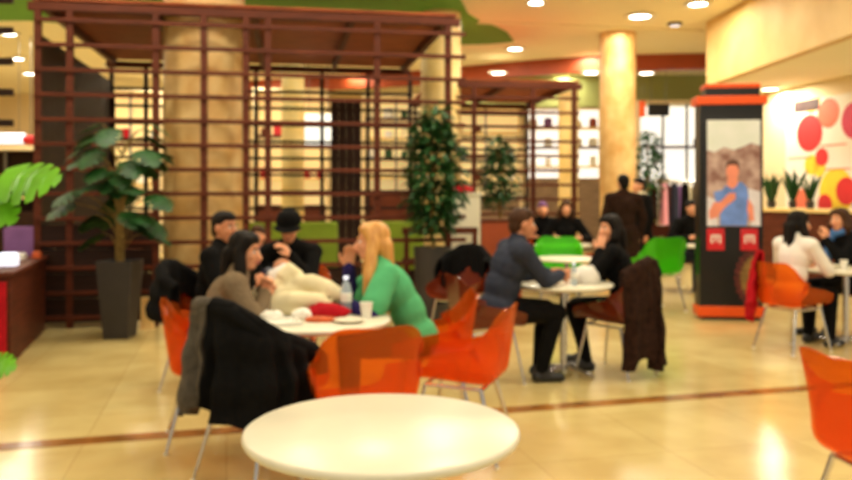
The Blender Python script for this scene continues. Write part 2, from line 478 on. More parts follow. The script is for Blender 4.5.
P_CAP = person('man in a black cap and black jumper looking down at his hands', (-1.1, 6.7), 176, lean=17, head=(5, 22), rh=(.09, .36, .86), lh=(-.05, .34, .95), top='black_cloth', hair='short',
    cap=True, voxel=.014, hand_fwd={'L': (.3, .3, .6)})
P_CHILD = person('child in a pink top half hidden behind the two men in black', (-1.45, 7.0), 178, lean=10, s=.82, hip=.66, top='pink', legs='purple', hair='short', hair_m='hair_brown', voxel=.014, fingers=False,
    knees=((.12, .43, .62), (-.12, .43, .62)), ankles=((.12, .42, .2), (-.12, .42, .2)))
P_SLATE = person('broad man in a slate blue jumper seated on the smoky brown chair', (.56, 6.2), -78, lean=16, head=(0, 6), hip=.55, bulk=1.16, rh=(.0, .5, .79), lh=(-.2, .47, .79), top='slate',
    legs='black_cloth', hair='short', hair_m='hair_brown', skin='skin2', s=1.02, ankles=((.13, .3, .085), (-.1, .36, .085)), hand_fwd={'L': (.3, 1, 0), 'R': (0, 1, 0)})
P_FACE = person('woman in dark clothes resting her cheek on her hand by the brown coat', (1.65, 6.64), 72, lean=10, head=(46, 2), female=True, lh=(-.12, .2, 1.0), rh=(.1, .42, .79), lpole=(-.6, .2, -1.4),
    top='black_cloth', legs='black_cloth', hair='bob', hair_m='hair_black', hand_fwd={'L': (.1, -.1, 1)}, curl=25, s=.97,
    ankles=((.08, .36, .085), (-.2, .3, .085)))
P_PAIR1 = person('person in a dark jacket, left of the far pair behind the round table', (1.85, 12.75), 178, lean=8, s=1.02, top='black_cloth', hair='short', hair_m='purple', voxel=.02, fingers=False, detail=False)
P_PAIR2 = person('person in a dark jacket, right of the far pair behind the round table', (2.13, 12.2), 174, lean=8, s=1.04, top='black_cloth', hair='bob', hair_m='hair_brown', female=True, voxel=.02, fingers=False, detail=False)
P_STAND = person('person standing in a long dark brown coat, back turned, before the far round pillar', (2.72, 11.0), 8, pose='stand', lean=1, top='brown_cloth', top_name='long_coat', coat=True, legs='black_cloth', hair='short', hair_m='hair_black', voxel=.016, fingers=False, detail=False, s=1.01, bulk=1.12)
P_SCARF = person('person standing in a black coat with a cream scarf, beside the brown-coated one', (3.3, 12.3), 110, pose='stand', lean=2, top='black_cloth', top_name='long_coat', coat=True, legs='black_cloth', hair='short', hair_m='hair_black', scarf='cream', voxel=.016, fingers=False, detail=False)
P_KSIDE = person('person in black seated just left of the tall black kiosk', (3.95, 12.2), 200, lean=12, top='black_cloth', hair='short', hair_m='hair_black', voxel=.016, fingers=False, detail=False, s=1.05)
P_WHITE = person('dark haired woman in a white top on the orange chair right of the kiosk', (3.42, 7.5), -62, lean=8, female=True, head=(-25, 5), top='white_cloth', top_name='blouse', legs='black_cloth', hair='mid', hair_m='hair_black', s=.98, voxel=.014,
    rh=(.1, .4, .79), lh=(-.15, .42, .79))
P_EDGE = person('brown haired woman in a blue scarf propping her chin at the picture edge', (4.4, 8.28), 108, lean=12, female=True, head=(6, 4), top='black_cloth', legs='black_cloth', hair='bob', hair_m='hair_brown', scarf='blue_cloth',
    lh=(-.04, .36, .98), rh=(.12, .4, .79), lpole=(-.6, .3, -1.4), hand_fwd={'L': (0, -.2, 1)}, voxel=.014)
# ------------------------------------------------------------------ room shell
def slab(name, pts, z0, z1, m, label, cat):
    mb = MB(); n = len(pts)
    mb.add([(x, y, z0) for x, y in pts] + [(x, y, z1) for x, y in pts],
           [tuple(reversed(range(n))), tuple(range(n, 2 * n))] + [(i, (i + 1) % n, n + (i + 1) % n, n + i) for i in range(n)])
    return struct(mb.build(name, m, sharp=20), label, cat)
slab('floor', [(-14, -1), (11, -1), (11, 26), (-14, 26)], -.1, 0, M['floor'], 'polished beige stone tile floor of the food court', 'floor')
CZ = 4.5
slab('ceiling', [(-14, -1), (6, -1), (6, 14.05), (11, 14.05), (11, 26), (-14, 26)], CZ, CZ + .1, M['ceil'], 'cream main ceiling with recessed downlights', 'ceiling')
slab('ceiling_right', [(5.6, -1), (11, -1), (11, 16.2), (6.1, 16.2), (5.06, 14.1), (5.4, 5)], 3.4, 3.5, M['ceil'], 'lower cream ceiling in front of the spotted wall', 'ceiling')
slab('wall_back', [(-14, 24), (11, 24), (11, 24.2), (-14, 24.2)], 0, CZ, M['wall'], 'cream wall far behind the shops', 'wall')
slab('wall_left', [(-14.2, -1), (-14, -1), (-14, 24), (-14.2, 24)], 0, CZ, M['wall'], 'cream wall far on the left', 'wall')
# dropped bulkhead over the right side
slab('trim_1', [(5.3, 5.0), (5.46, 5.0), (5.1, 14.0), (6.2, 16.1), (6.08, 16.2), (4.94, 14.1)], 3.38, CZ - .001, M['panel_stone'], 'sandy panelled bulkhead dropping from the main ceiling', 'bulkhead')
# spotted wall
def wy(px): return (6.92 + 3.003) / ((px - 426) / F + .231)
def wp(px, py=HOR, off=0.0):
    Y = wy(px); p = at(px, py, Y); return p + WN * off
WD = V((-.225, .974, 0)); WN = V((-.974, -.225, 0))
a, b_ = wp(905), wp(762)
slab('wall_right', [(a.x, a.y), (a.x + .2, a.y + .046), (b_.x + .2, b_.y + .046), (b_.x, b_.y)], 0, 3.4, M['wall'], 'cream wall carrying the spotted mural', 'wall')
# floor band
d = V((5.64, 1.5, 0)).normalized(); n_ = V((-d.y, d.x, 0)); p0 = V((-2.42, 4.54, 0))
q = [p0 - d * 3 - n_ * .07, p0 + d * 9 - n_ * .07, p0 + d * 9 + n_ * .07, p0 - d * 3 + n_ * .07]
slab('trim_2', [(p.x, p.y) for p in q], -.002, .003, M['band'], 'narrow brown stone band inlaid across the floor', 'floor band')
# curved fascia and olive band
def curve_wall(name, ctrl, z0, z1, th, m, label, cat):
    mb = MB()
    def cr(t):
        n = len(ctrl) - 1; i = min(int(t * n), n - 1); f = t * n - i
        g = lambda k: V(ctrl[max(0, min(n, k))])
        p_, q_, r_, s_ = g(i - 1), g(i), g(i + 1), g(i + 2)
        return .5 * ((2 * q_) + (r_ - p_) * f + (2 * p_ - 5 * q_ + 4 * r_ - s_) * f * f + (3 * q_ - 3 * r_ + s_ - p_) * f ** 3)
    mb.grid(lambda u, v: (*cr(u), z0 + (z1 - z0) * v), 60, 1, thick=-th)
    return struct(mb.build(name, m), label, cat)
curve_wall('trim_3', [(fx(250, 21.5), 21.5), (fx(400, 20), 20), (fx(460, 19.2), 19.2), (fx(530, 18.3), 18.3), (fx(600, 17.7), 17.7), (fx(700, 17.4), 17.4), (fx(790, 17.4), 17.4)],
           4.17, CZ - .001, .25, M['fascia'], 'curved red brown fascia hanging under the far ceiling', 'fascia')
curve_wall('trim_4', [(fx(440, 20.8), 20.8), (fx(600, 20.6), 20.6), (fx(790, 20.4), 20.4)], 3.72, CZ - .002, .25, M['olive'], 'olive green band above the far shop fronts', 'bulkhead')
# green ceiling field
mb = MB(); gp = [(-9, 13.9), (-6.9, 13.85), (-5, 14.6), (-2, 15.6), (0, 16.1), (1.2, 16.0), (1.72, 15.75), (1.5, 14.9), (1.25, 14.4), (.95, 14.0), (.7, 13.4), (.55, 12.5), (.3, 11.6), (-1.0, 11.0), (-4, 11.2), (-9, 12.2)]
n = len(gp)
mb.add([(x, y, CZ - .03) for x, y in gp] + [(x, y, CZ - .001) for x, y in gp], [tuple(reversed(range(n)))[::-1], tuple(reversed(range(n, 2 * n)))] + [(i, (i + 1) % n, n + (i + 1) % n, n + i) for i in range(n)])
struct(mb.build('trim_5', M['ceil_green']), 'green painted curved field on the cream ceiling', 'ceiling panel')
# thin ceiling step line
mb = MB(); mb.beam((.9, 14.0, CZ - .02), (5.1, 14.75, CZ - .02), .08, .04); struct(mb.build('trim_6', M['ceil']), 'thin step running across the cream ceiling', 'ceiling step')

# pillars (part of the building)
def pillar(name, x, y, r, top, m, label, sq=False):
    mb = MB()
    mb.lathe([(r, 0), (r, top)], 40, (x, y, 0))
    for z in [k * 1.1 for k in range(1, 5)]: pass
    return struct(mb.build(name, m), label, 'pillar')
pillar('trim_7', -2.63, 9.5, .465, CZ, M['stone'], 'thick mottled stone pillar wrapped by the wooden lattice')
pillar('trim_8', fx(619, 15), 15.1, .335, CZ, M['stone'], 'round mottled stone pillar standing clear behind the brown-coated person')
pillar('trim_9', fx(441, 13.2), 13.3, .33, CZ, M['stone_pale'], 'pale stone pillar behind the tall leafy fig')
pillar('trim_10', fx(292, 15.5), 15.6, .22, CZ, M['stone_pale'], 'slim pale pillar seen through the lattice behind the seated men')
pillar('trim_11', fx(570, 18.5), 18.7, .23, 4.1, M['stone_pale'], 'pale pillar behind the far pergola corner post')
mb = MB(); mb.box((-3.0, 8.62, .17), (.13, .07, .34)); mb.box((-3.0, 8.62, .005), (.15, .09, .01))
struct(mb.build('trim_12', M['stone'], bevel=.006), 'low stone block at the foot of the lattice-wrapped pillar', 'plinth')

# ------------------------------------------------------------------ pergolas
def pergola(name, label, O, ang, W, D, posts, rails, roof_z, sw_left=False, back_panels=(), over=(0, 0), back_posts=None, zrail=(.16, 3.12), step=.228, backsolid=None, roof_m='wood_roof_lit', low_solid=None, side_right=False):
    root = thing(name, label, 'pergola', (O[0], O[1], 0), R(ang))
    mb = MB()
    nb_ = int(D / .3)
    for k in range(nb_): mb.box((W / 2, (k + .5) * D / nb_, roof_z + .06), (W + .1, D / nb_ - .008, .03))
    mb.build('roof', M[roof_m], root)
    for k in range(int(W / 1.0) + 1):
        mb = MB(); x = .05 + k * (W - .1) / int(W / 1.0)
        mb.box((x, D / 2, roof_z), (.07, D - .1, .09)); mb.build('rafter', M['wood'], root, .004)
    for y, nm in ((0, 'front_beam'), (D, 'back_beam')):
        mb = MB(); mb.box((W / 2, y, roof_z - .03), (W + .16, .08, .09)); mb.build(nm, M['wood'], root, .006)
    for x in posts:
        mb = MB(); mb.box((x, 0, (roof_z - .07) / 2), (.07, .07, roof_z - .07)); mb.build('post', M['wood'], root, .004)
    zs = []
    z = zrail[0]
    while z < zrail[1]: zs.append(z); z += step
    for z in zs:
        x0, x1 = rails
        mb = MB(); mb.box(((x0 + x1) / 2, -.052, z), (x1 - x0, .03, .046)); mb.build('slat', M['wood'], root, .004)
    bp = back_posts or [0, W / 3, 2 * W / 3, W]
    for x in bp:
        mb = MB(); mb.box((x, D, (roof_z - .07) / 2), (.06, .07, roof_z - .07)); mb.build('post', M['wood_dark'], root, .004)
    for z in zs:
        mb = MB(); mb.box(((bp[0] + bp[-1]) / 2, D + .052, z + .05), (bp[-1] - bp[0] + .1, .03, .045)); mb.build('slat', M['wood_dark'], root)
    if sw_left:
        mb = MB()
        for k in range(14): mb.box((-.02, .06 + (k + .5) * (D - .1) / 14, 1.6), (.04, (D - .1) / 14 - .006, 3.2))
        mb.build('side_panel', M['wood_dark'], root)
    for x0, x1 in back_panels:
        mb = MB()
        for k in range(4): mb.box((x0 + (k + .5) * (x1 - x0) / 4, D - .06, 1.48), ((x1 - x0) / 4 - .005, .04, 2.96))
        mb.build('solid_panel', M['wood_dark'], root)
    for x0, x1, h in (low_solid or ()):
        mb = MB()
        for k in range(4): mb.box(((x0 + x1) / 2, .0, .06 + (k + .5) * (h - .06) / 4), (x1 - x0, .03, (h - .06) / 4 - .008))
        mb.build('low_panel', M['wood_dark'], root)
    return root
O1 = (-4.19, 8.6); A1 = 10
def t_front(px, O=O1, ang=A1, dv=0.0):
    k = (px - 426) / F; c, s = math.cos(R(ang)), math.sin(R(ang))
    ox, oy = O[0] - s * dv, O[1] + c * dv
    return (k * oy - ox) / (c - k * s)
tp = [t_front(p) for p in (38, 70, 156, 204, 246, 268, 377, 448)]
tb = [t_front(p, dv=3.8) for p in (146, 190, 256, 322, 368, 410)]
pergola('wooden_pergola', 'large red brown wooden lattice pergola built around the thick stone pillar', O1, A1, tp[-1] + .06, 3.8, tp,
        (0, tp[-1] + .2), 3.5, True, [(t_front(331, dv=3.74), t_front(361, dv=3.74)), (.06, t_front(101, dv=3.74))],
        back_posts=[0] + tb, low_solid=[(tp[0], tp[2], 1.12), (tp[5], tp[6], .62)], zrail=(.12, 3.4), step=.267)
O2 = (.2, 13.1); 
tq = [t_front(p, O2, 8) for p in (440, 474, 533, 574)]
pergola('wooden_pergola', 'smaller wooden pergola further back, behind the leafy fig', O2, 8, tq[-1] + .05, 3.0, tq[1:], (0, tq[-1] + .08), 3.3, step=.24,
        back_posts=[0, 1.2, tq[-1]], zrail=(.9, 3.1))
# lattice end at far left
root = thing('lattice_screen', 'wooden lattice screen poking in at the left edge, nearer than the pergola', 'screen', (-3.3, 5.9, 0), 0)
for x in (-.16, -1.0):
    mb = MB(); mb.box((x, 0, 1.5), (.07, .07, 3.0)); mb.build('post', M['wood_dark'], root, .004)
for k in range(7):
    mb = MB(); mb.box((-.45, -.052, 1.96 + k * .225), (1.46, .03, .05)); mb.build('slat', M['wood_dark'], root)

# ------------------------------------------------------------------ ceiling lights + lamps
def lamp(x, y, z, w, size=.6, c=(1, .925, .73)):
    l = bpy.data.lights.new('ceiling_or_fill_lamp', 'AREA'); l.shape = 'DISK'; l.size = size; l.energy = w; l.color = c
    o = bpy.data.objects.new('ceiling_or_fill_lamp', l); COL.objects.link(o); o.location = (x, y, z)
def downlight(x, y, z, label, r=.14, watt=36, proto=[]):
    if not proto:
        t = thing('ceiling_light', label, 'ceiling light', (x, y, z))
        mb = MB(); mb.lathe([(.1, -.004), (.15, -.004), (.155, -.02), (.12, -.026), (.1, -.02), (.1, -.004)], 28); mb.build('rim', M['white'], t)
        mb = MB(); mb.lathe([(.0, -.004), (.1, -.006), (.1, -.014), (.0, -.016)], 24); mb.build('diffuser', M['lamp'], t)
        proto.append(t)
    else: t = dup(proto[0], label, (x, y, z))
    t.scale = (r / .14,) * 3
    lamp(x, y, z - .05 * r / .14, watt)
def cy(py, z): return (z - EYE) * F / (HOR - py)
for px, py, z, r, lb in ((640, 15, CZ, .24, 'large round downlight above and before the round stone pillar'), (698, 3, CZ, .2, 'round downlight near the top edge, above the kiosk'),
        (536, 2, CZ, .16, 'round downlight cut by the top edge above the far pergola'), (515, 48, CZ, .2, 'round downlight below the tip of the green ceiling field'), (8, 33, CZ - .0, .2, 'topmost of the three downlights at the left edge'),
        (17, 58, CZ, .2, 'middle of the three downlights at the left edge'), (30, 73, CZ, .2, 'lowest and farthest of the three downlights at the left edge'),
        (770, 88, 3.4, .2, 'round downlight in the lower ceiling beside the kiosk top'), (112, 65, CZ, .2, 'round downlight seen through the lattice left of the thick pillar, higher one'),
        (133, 88, CZ, .22, 'round downlight seen through the lattice left of the thick pillar, lower one')):
    Y = cy(py, z); downlight(fx(px, Y), Y, z, lb, r)
for px, py, lb in ((498, 73, 'spotlight under the left stretch of the curved fascia'), (590, 64, 'spotlight under the curved fascia just left of the round pillar'), (645, 67, 'spotlight under the curved fascia just right of the round pillar')):
    Y = cy(py, 4.165); Y = min(Y, 18.9) if px < 520 else 17.72
    p = at(px, py, Y); downlight(p.x, Y - .12, 4.165, lb, .2, 9)
t = thing('ceiling_fitting_light', 'small bluish grey round fitting in the ceiling above the kiosk', 'ceiling fitting', (*at(675, 23, cy(23, CZ)).xy, CZ))
mb = MB(); mb.lathe([(.0, -.001), (.13, -.001), (.13, -.03), (.1, -.05), (.0, -.05)], 24); mb.build('housing', M['grey_metal'], t)
mb = MB(); mb.lathe([(.0, -.05), (.09, -.05), (.07, -.06), (.0, -.062)], 24); mb.build('lit_face', M['lit_blue'], t)  # glowing blue-white face of a small unidentified light fitting
for ix in range(-4, 4):
    for iy in range(0, 8):
        x, y = ix * 2.6 + .9, iy * 2.9 - .2
        if x < 5.0 and not (-4.9 < x < .7 and 8.3 < y < 13.2): lamp(x, y, CZ - .04, 42 if x > -1 else 22 if y < 7 else 34)
for x, y in ((-3.6, 7.4), (-2.1, 7.3), (-.6, 7.5)): lamp(x, y, CZ - .04, 40)  # extra lamps without fixtures, added to brighten the lattice-wrapped pillar
for y in (2, 5, 8, 11, 14): lamp(6.9 if y < 13 else 6.2, y, 3.36, 26)
w = bpy.data.worlds.new('World'); bpy.context.scene.world = w; w.use_nodes = True
w.node_tree.nodes['Background'].inputs['Color'].default_value = (1, .95, .8, 1)
w.node_tree.nodes['Background'].inputs['Strength'].default_value = .5

# ------------------------------------------------------------------ far shops
def shop(label, px0, px1, Y, py0, py1, lit, shelves=3, sign=None, base='wood', goods=None, divs=2):
    x0, x1 = fx(px0, Y), fx(px1, Y); z1 = EYE + (HOR - py0) * Y / F; z0 = max(.0, EYE + (HOR - py1) * Y / F)
    t = thing('shop_front', label, 'shop front', ((x0 + x1) / 2, Y, 0)); W = x1 - x0
    mb = MB(); mb.box((0, .55, (z0 + z1) / 2), (W, .05, z1 - z0)); mb.build('lit_wall', M[lit], t)
    mb = MB()
    for q in (-1, 1): mb.box((q * (W / 2 + .03), .28, z1 / 2), (.06, .6, z1))
    mb.box((0, .28, z1 + .05), (W + .12, .62, .1)); mb.build('frame', M['wall'], t)
    mb = MB(); mb.box((0, .28, z0 / 2), (W, .55, max(z0, .1))); mb.build('counter', M[base], t, .01)
    for k in range(1, divs):
        mb = MB(); mb.box((-W / 2 + k * W / divs, .1, (z0 + z1) / 2), (.05, .06, z1 - z0)); mb.build('mullion', M['grey_metal'], t)
    for k in range(shelves):
        z = z0 + (k + .6) * (z1 - z0) / (shelves + .6)
        mb = MB(); mb.box((0, .34, z), (W - .02, .36, .05)); mb.build('shelf', M['wood_red' if k % 2 else 'stone_pale'], t)
        if goods: shelf_goods.append((t, z + .025, W, goods, label))
    if sign:
        mb = MB(); mb.box((0, -.08, z1 - .18), (W * .7, .06, .3)); mb.build('sign', M[sign], t, .01)
    return t
shelf_goods = []
shop('brightly lit shop front with pale shelves behind the far pergola corner', 527, 603, 20.9, 108, 178, 'lit', 3, goods='a', base='taupe_wood')
shop('lit shop front with shelves between the fig and the far pergola posts', 452, 520, 21.0, 108, 196, 'lit_warm', 3, goods='b', base='taupe_wood')
shop('bright clothes shop front between the round pillar and the kiosk', 640, 712, 19.8, 104, 214, 'lit', 2, divs=3, goods='f')
shop('warm lit shop front with shelves seen through the lattice left of the fig', 364, 428, 19.5, 98, 190, 'lit_warm', 4, goods='c')
shop('warm lit shop front seen through the lattice around the slim pillar', 255, 326, 20.5, 92, 205, 'lit_warm', 2, goods='d')
shop('low lit shop front at the far left beside the side panel of the pergola', -30, 37, 19.0, 150, 212, 'wood_dark', 2, base='wood_dark')
shop('warm lit shop front seen through the lattice behind the monstera', 98, 160, 20.5, 92, 212, 'lit_warm', 2, goods='e')
gm = {'f': ['wood', 'slate', 'cream', 'purple'], 'a': ['paper', 'cream', 'fascia', 'purple'], 'b': ['cream', 'orange', 'paper', 'wood'], 'c': ['paper', 'fascia', 'cream', 'leaf'], 'd': ['red_sign', 'paper', 'wood'], 'e': ['wood_red', 'paper', 'red_cloth']}
shopname = {'f': 'full of hanging clothes', 'a': 'behind the far pergola corner', 'b': 'between the fig and the far pergola posts', 'c': 'seen through the lattice left of the fig', 'd': 'around the slim pillar', 'e': 'behind the monstera'}
cn = {'slate': 'slate', 'paper': 'white', 'cream': 'cream', 'fascia': 'red brown', 'purple': 'violet', 'orange': 'orange', 'wood': 'brown', 'leaf': 'green', 'red_sign': 'bright red', 'wood_red': 'dark brown', 'red_cloth': 'crimson'}
for t, z, W, g, lb in shelf_goods:
    n = int(W / .36)
    for k in range(n):
        if random.random() < .3: continue
        mk = random.choice(gm[g]); h = random.uniform(.14, .26); wd = random.uniform(.14, .26)
        mb = MB(); mb.box((0, 0, h / 2), (wd, .16, h)); mb.box((0, 0, h + .012), (wd * .6, .1, .024))
        o = mb.build('goods_box', M[mk], bevel=.008, loc=t.location + V((-W / 2 + (k + .5) * W / n, .32, z)))
        tag(o, cn[mk] + ' goods box in the lit shop ' + shopname[g], 'box', cn[mk] + ' goods in the shop ' + shopname[g])
# hanging clothes in the clothes shop
t = thing('clothes_rail', 'long chrome clothes rail in the bright clothes shop', 'clothes rail', (fx(676, 19), 19.0, 0))
mb = MB(); mb.tube([(-.9, 0, 1.75), (.9, 0, 1.75)], .02); mb.build('rail', M['chrome'], t)
for q in (-.9, .9):
    mb = MB(); mb.tube([(q, 0, 1.75), (q, 0, .03)], .02); mb.box((q, 0, .02), (.06, .5, .04)); mb.build('stand', M['chrome'], t)
for k, (mk, nm) in enumerate((('black_cloth', 'black'), ('olive', 'olive'), ('white_cloth', 'white'), ('wood', 'brown'), ('purple', 'violet'), ('cream', 'cream'), ('red_cloth', 'red'), ('slate', 'slate'))):
    mb = MB()
    def gar(u, v, k=k):
        a = u * 2 * math.pi; rx = .05 + .03 * v; ry = .17 + .05 * v + .012 * math.sin(a * 5)
        if v < .12: ry *= .45 + v * 4.5
        return (rx * math.cos(a), ry * math.sin(a), 1.7 - v * (.75 + .1 * (k % 3)))
    mb.grid(gar, 24, 12); o = mb.build('hanging_garment', M[mk], loc=(fx(676, 19) - .8 + k * .22, 19.0, 0))
    tag(o, nm + ' garment hanging on the chrome rail of the clothes shop', 'garment', 'garments on the clothes rail')
t = dup(t, 'second clothes rail standing nearer, left of the kiosk', (fx(668, 16.4), 16.4, 0))
for k, (mk, nm) in enumerate((('black_cloth', 'black'), ('charcoal', 'grey'), ('brown_cloth', 'dark brown'), ('pink', 'pink'), ('slate', 'slate'), ('black_cloth', 'black'), ('taupe', 'taupe'))):
    mb = MB(); mb.grid(lambda u, v, k=k: gar(u, v, k + 1), 24, 12); o = mb.build('hanging_garment', M[mk], loc=(fx(668, 16.4) - .75 + k * .22, 16.4, 0))
    tag(o, nm + ' garment hanging on the nearer clothes rail left of the kiosk', 'garment', 'garments on the nearer clothes rail')
def hang_sign(name, label, px0, px1, py0, py1, Y, m):
    p, q = at(px0, py0, Y), at(px1, py1, Y)
    t = thing(name, label, 'sign', ((p.x + q.x) / 2, Y, (p.z + q.z) / 2))
    mb = MB(); mb.box((0, 0, 0), (q.x - p.x, .1, p.z - q.z)); mb.build('panel', M[m], t, .02)
    for s_ in (-1, 1):
        mb = MB(); mb.tube([(s_ * (q.x - p.x) * .35, 0, (p.z - q.z) / 2), (s_ * (q.x - p.x) * .35, 0, CZ - (p.z + q.z) / 2)], .005); mb.build('hanger', M['grey_metal'], t)
hang_sign('hanging_sign', 'dark hanging sign board right of the round pillar', 648, 669, 104, 116, 18.6, 'black')
hang_sign('hanging_sign', 'small orange hanging sign beside the round pillar', 639, 645, 101, 117, 18.4, 'band_orange')
hang_sign('light_box', 'white hanging light box at the far left edge', -14, 25, 133, 144, 15.5, 'lit_blue')
hang_sign('light_box', 'bright white hanging panel seen through the lattice beside the dark panel', 305, 331, 114, 148, 15.0, 'lit')
t = thing('hanging_sign', 'red oval hanging sign at the end of the white light box', 'sign', at(31, 140, 15.3))
mb = MB(); mb.ell((0, 0, 0), (.17, .06, .1), n=24); mb.build('panel', M['red_sign'], t)
mb = MB(); mb.tube([(0, 0, .08), (0, 0, CZ - t.location.z)], .012); mb.build('hanger', M['grey_metal'], t)
# tall green topiary beside the far pillar
def bush(mb, c, r, n, size, rnd, mi=0):
    for k in range(n):
        a, z = rnd.uniform(0, 6.28), rnd.uniform(-1, 1); q_ = math.sqrt(1 - z * z); rr = rnd.uniform(.45, 1.0)
        p = V(c) + V((r[0] * q_ * math.cos(a) * rr, r[1] * q_ * math.sin(a) * rr, r[2] * z * rr))
        d = V((math.cos(a) + rnd.uniform(-.6, .6), math.sin(a) + rnd.uniform(-.6, .6), rnd.uniform(-.9, .5))).normalized()
        leaf_blade(mb, p, d, size * rnd.uniform(.7, 1.25), rnd, mi)
def leaf_blade(mb, p, d, L, rnd, mi=0, wr=.42):
    sdir = d.cross(V((rnd.uniform(-.4, .4), rnd.uniform(-.4, .4), 1))).normalized(); up = sdir.cross(d)
    W = L * wr
    pts = [p, p + d * L * .35 + sdir * W / 2 + up * L * .05, p + d * L * .4 - up * L * .03, p + d * L * .35 - sdir * W / 2 + up * L * .05, p + d * L * .75 + sdir * W * .3 - up * L * .04, p + d * L * .75 - sdir * W * .3 - up * L * .04, p + d * L - up * L * .12]
    mb.add(pts, [(0, 1, 2), (0, 2, 3), (1, 4, 2), (2, 4, 6), (2, 6, 5), (2, 5, 3)], mi)
# ------------------------------------------------------------------ chairs
def shell_mesh():
    mb = MB()
    def prof(v):            # y, z along the centre line: seat front -> back top
        if v < .5:
            t = v / .5; return (.25 - .42 * t, .445 - .03 * math.sin(t * math.pi * .5) + .02 * (1 - t) ** 4 * 0 - (.02 * (1 - t) ** 6))
        t = (v - .5) / .5
        if t < .3:
            a = t / .3 * R(80); return (-.17 - .065 * math.sin(a), .415 + .065 * (1 - math.cos(a)))
        s_ = (t - .3) / .7; return (-.234 - .055 * s_, .4687 + .36 * s_)
    def fn(u, v):
        x = (u - .5) * 2; s_ = 1 if x >= 0 else -1; a = abs(x)
        y, z = prof(v)
        hw = .235 + .03 * math.sin(min(v / .62, 1) * math.pi / 2) - .015 * max(0, (v - .7) / .3)
        t = max(0, (a - .5) / .5)
        if v < .5: arm = .11 + .11 * (v / .5)
        else: arm = .22 * (1 - ((v - .5) / .5)) ** .8
        wx = hw * (a if a < .5 else .5 + .5 * math.sin(t * math.pi / 2))
        z2 = z + arm * t ** 2.2 + (-.15 * t ** 2.4 * max(0, (v - .6) / .4) if v > .6 else 0)
        y2 = y + (.17 * t ** 2 * min(1, max(0, (v - .45) / .3)) * (1 - .45 * max(0, (v - .75) / .25)) if v > .45 else 0)
        if v > .6: z2 += -.012 * (1 - a) ** 2 * ((v - .6) / .4)
        return (s_ * wx, y2, z2)
    mb.grid(fn, 28, 30, thick=.012)
    return mb.mesh('seat_shell', 50)
SHELL = shell_mesh()
def make_chair(plastic, label, loc, yaw, grp):
    t = thing('shell_chair', label, 'chair', (*loc, 0), R(yaw), grp)
    me = SHELL.copy(); me.name = 'seat_shell'; link('seat_shell', me, M[plastic], t)
    mb = MB()
    mb.tube([(-.17, .16, .40), (.17, .16, .40)], .011); mb.tube([(-.16, -.15, .388), (.16, -.15, .388)], .011)
    mb.tube([(-.165, .16, .40), (-.16, -.15, .388)], .011); mb.tube([(.165, .16, .40), (.16, -.15, .388)], .011); mb.build('seat_frame', M['chrome'], t)
    for sx in (-1, 1):
        for y0, z0, y1 in ((.16, .40, .23), (-.15, .388, -.25)):
            mb = MB(); mb.tube([(sx * .165, y0, z0), (sx * .225, y1, .006)], [.0125, .010], 10)
            lg = mb.build('leg', M['chrome'], t)
            mb = MB(); mb.lathe([(.0, 0), (.014, 0), (.014, .014), (.0, .016)], 10, (sx * .225, y1, 0)); mb.build('foot_cap', M['white'], lg)
    return t
G1 = 'shell chairs with chrome legs'
CH = {}
def chair(kind, label, x, y, yaw):
    if kind not in CH: CH[kind] = make_chair(kind, label, (x, y), yaw, G1); return CH[kind]
    return dup(CH[kind], label, (x, y, 0), R(yaw), G1)
chair('orange', 'clear orange shell chair, empty, its back toward the white table in front', -.33, 3.9, 22)
chair('orange', 'clear orange shell chair, empty, right of the cluttered table and nearer than the blonde woman', .2, 4.46, 72)
chair('orange', 'clear orange shell chair the blonde woman sits on', .03, 5.04, 94)
chair('orange', 'clear orange shell chair under the woman in the taupe jumper', -1.25, 4.68, -74)
C_COAT = chair('orange', 'orange shell chair buried under the grey and black coats', -.83, 4.05, -37)
chair('amber', 'smoky red brown shell chair under the man in slate blue', .46, 6.2, -74)
C_FUR = chair('amber', 'red brown shell chair with the long dark brown coat over its back', 1.53, 6.48, 46)
chair('orange', 'clear orange shell chair of the dark haired woman in white, right of the kiosk', 3.4, 7.42, -66)
chair('orange', 'orange shell chair cut by the right edge, nearest on that side', 1.8, 3.06, -84)
chair('orange', 'shell chair under the bareheaded man in black', -1.66, 6.0, -97)
chair('orange', 'shell chair under the man in the black cap', -1.1, 6.78, 178)
chair('orange', 'shell chair under the child in pink', -1.5, 7.08, 178)
chair('orange', 'shell chair of the woman in the blue scarf', 4.5, 8.32, 108)
C_BLK = chair('amber', 'shell chair hung with a black coat, behind the man in slate blue', .32, 8.0, 150)
chair('green', 'clear green shell chair by itself left of the kiosk', 2.9, 10.1, 14).scale = (1.12, 1.12, 1.12)
chair('green', 'clear green shell chair behind the white table with nothing on it', 1.62, 9.75, 172)
chair('orange', 'far orange shell chair to the right of the far pair', 2.75, 12.3, 60)
chair('orange', 'far orange shell chair left of the far pair', 1.25, 12.4, -70)
chair('orange', 'far shell chair under the left person of the far pair', 1.85, 12.83, 178)
chair('orange', 'far shell chair under the right person of the far pair', 2.14, 12.28, 174)
chair('amber', 'shell chair under the person in black beside the kiosk', 3.93, 12.28, 200)

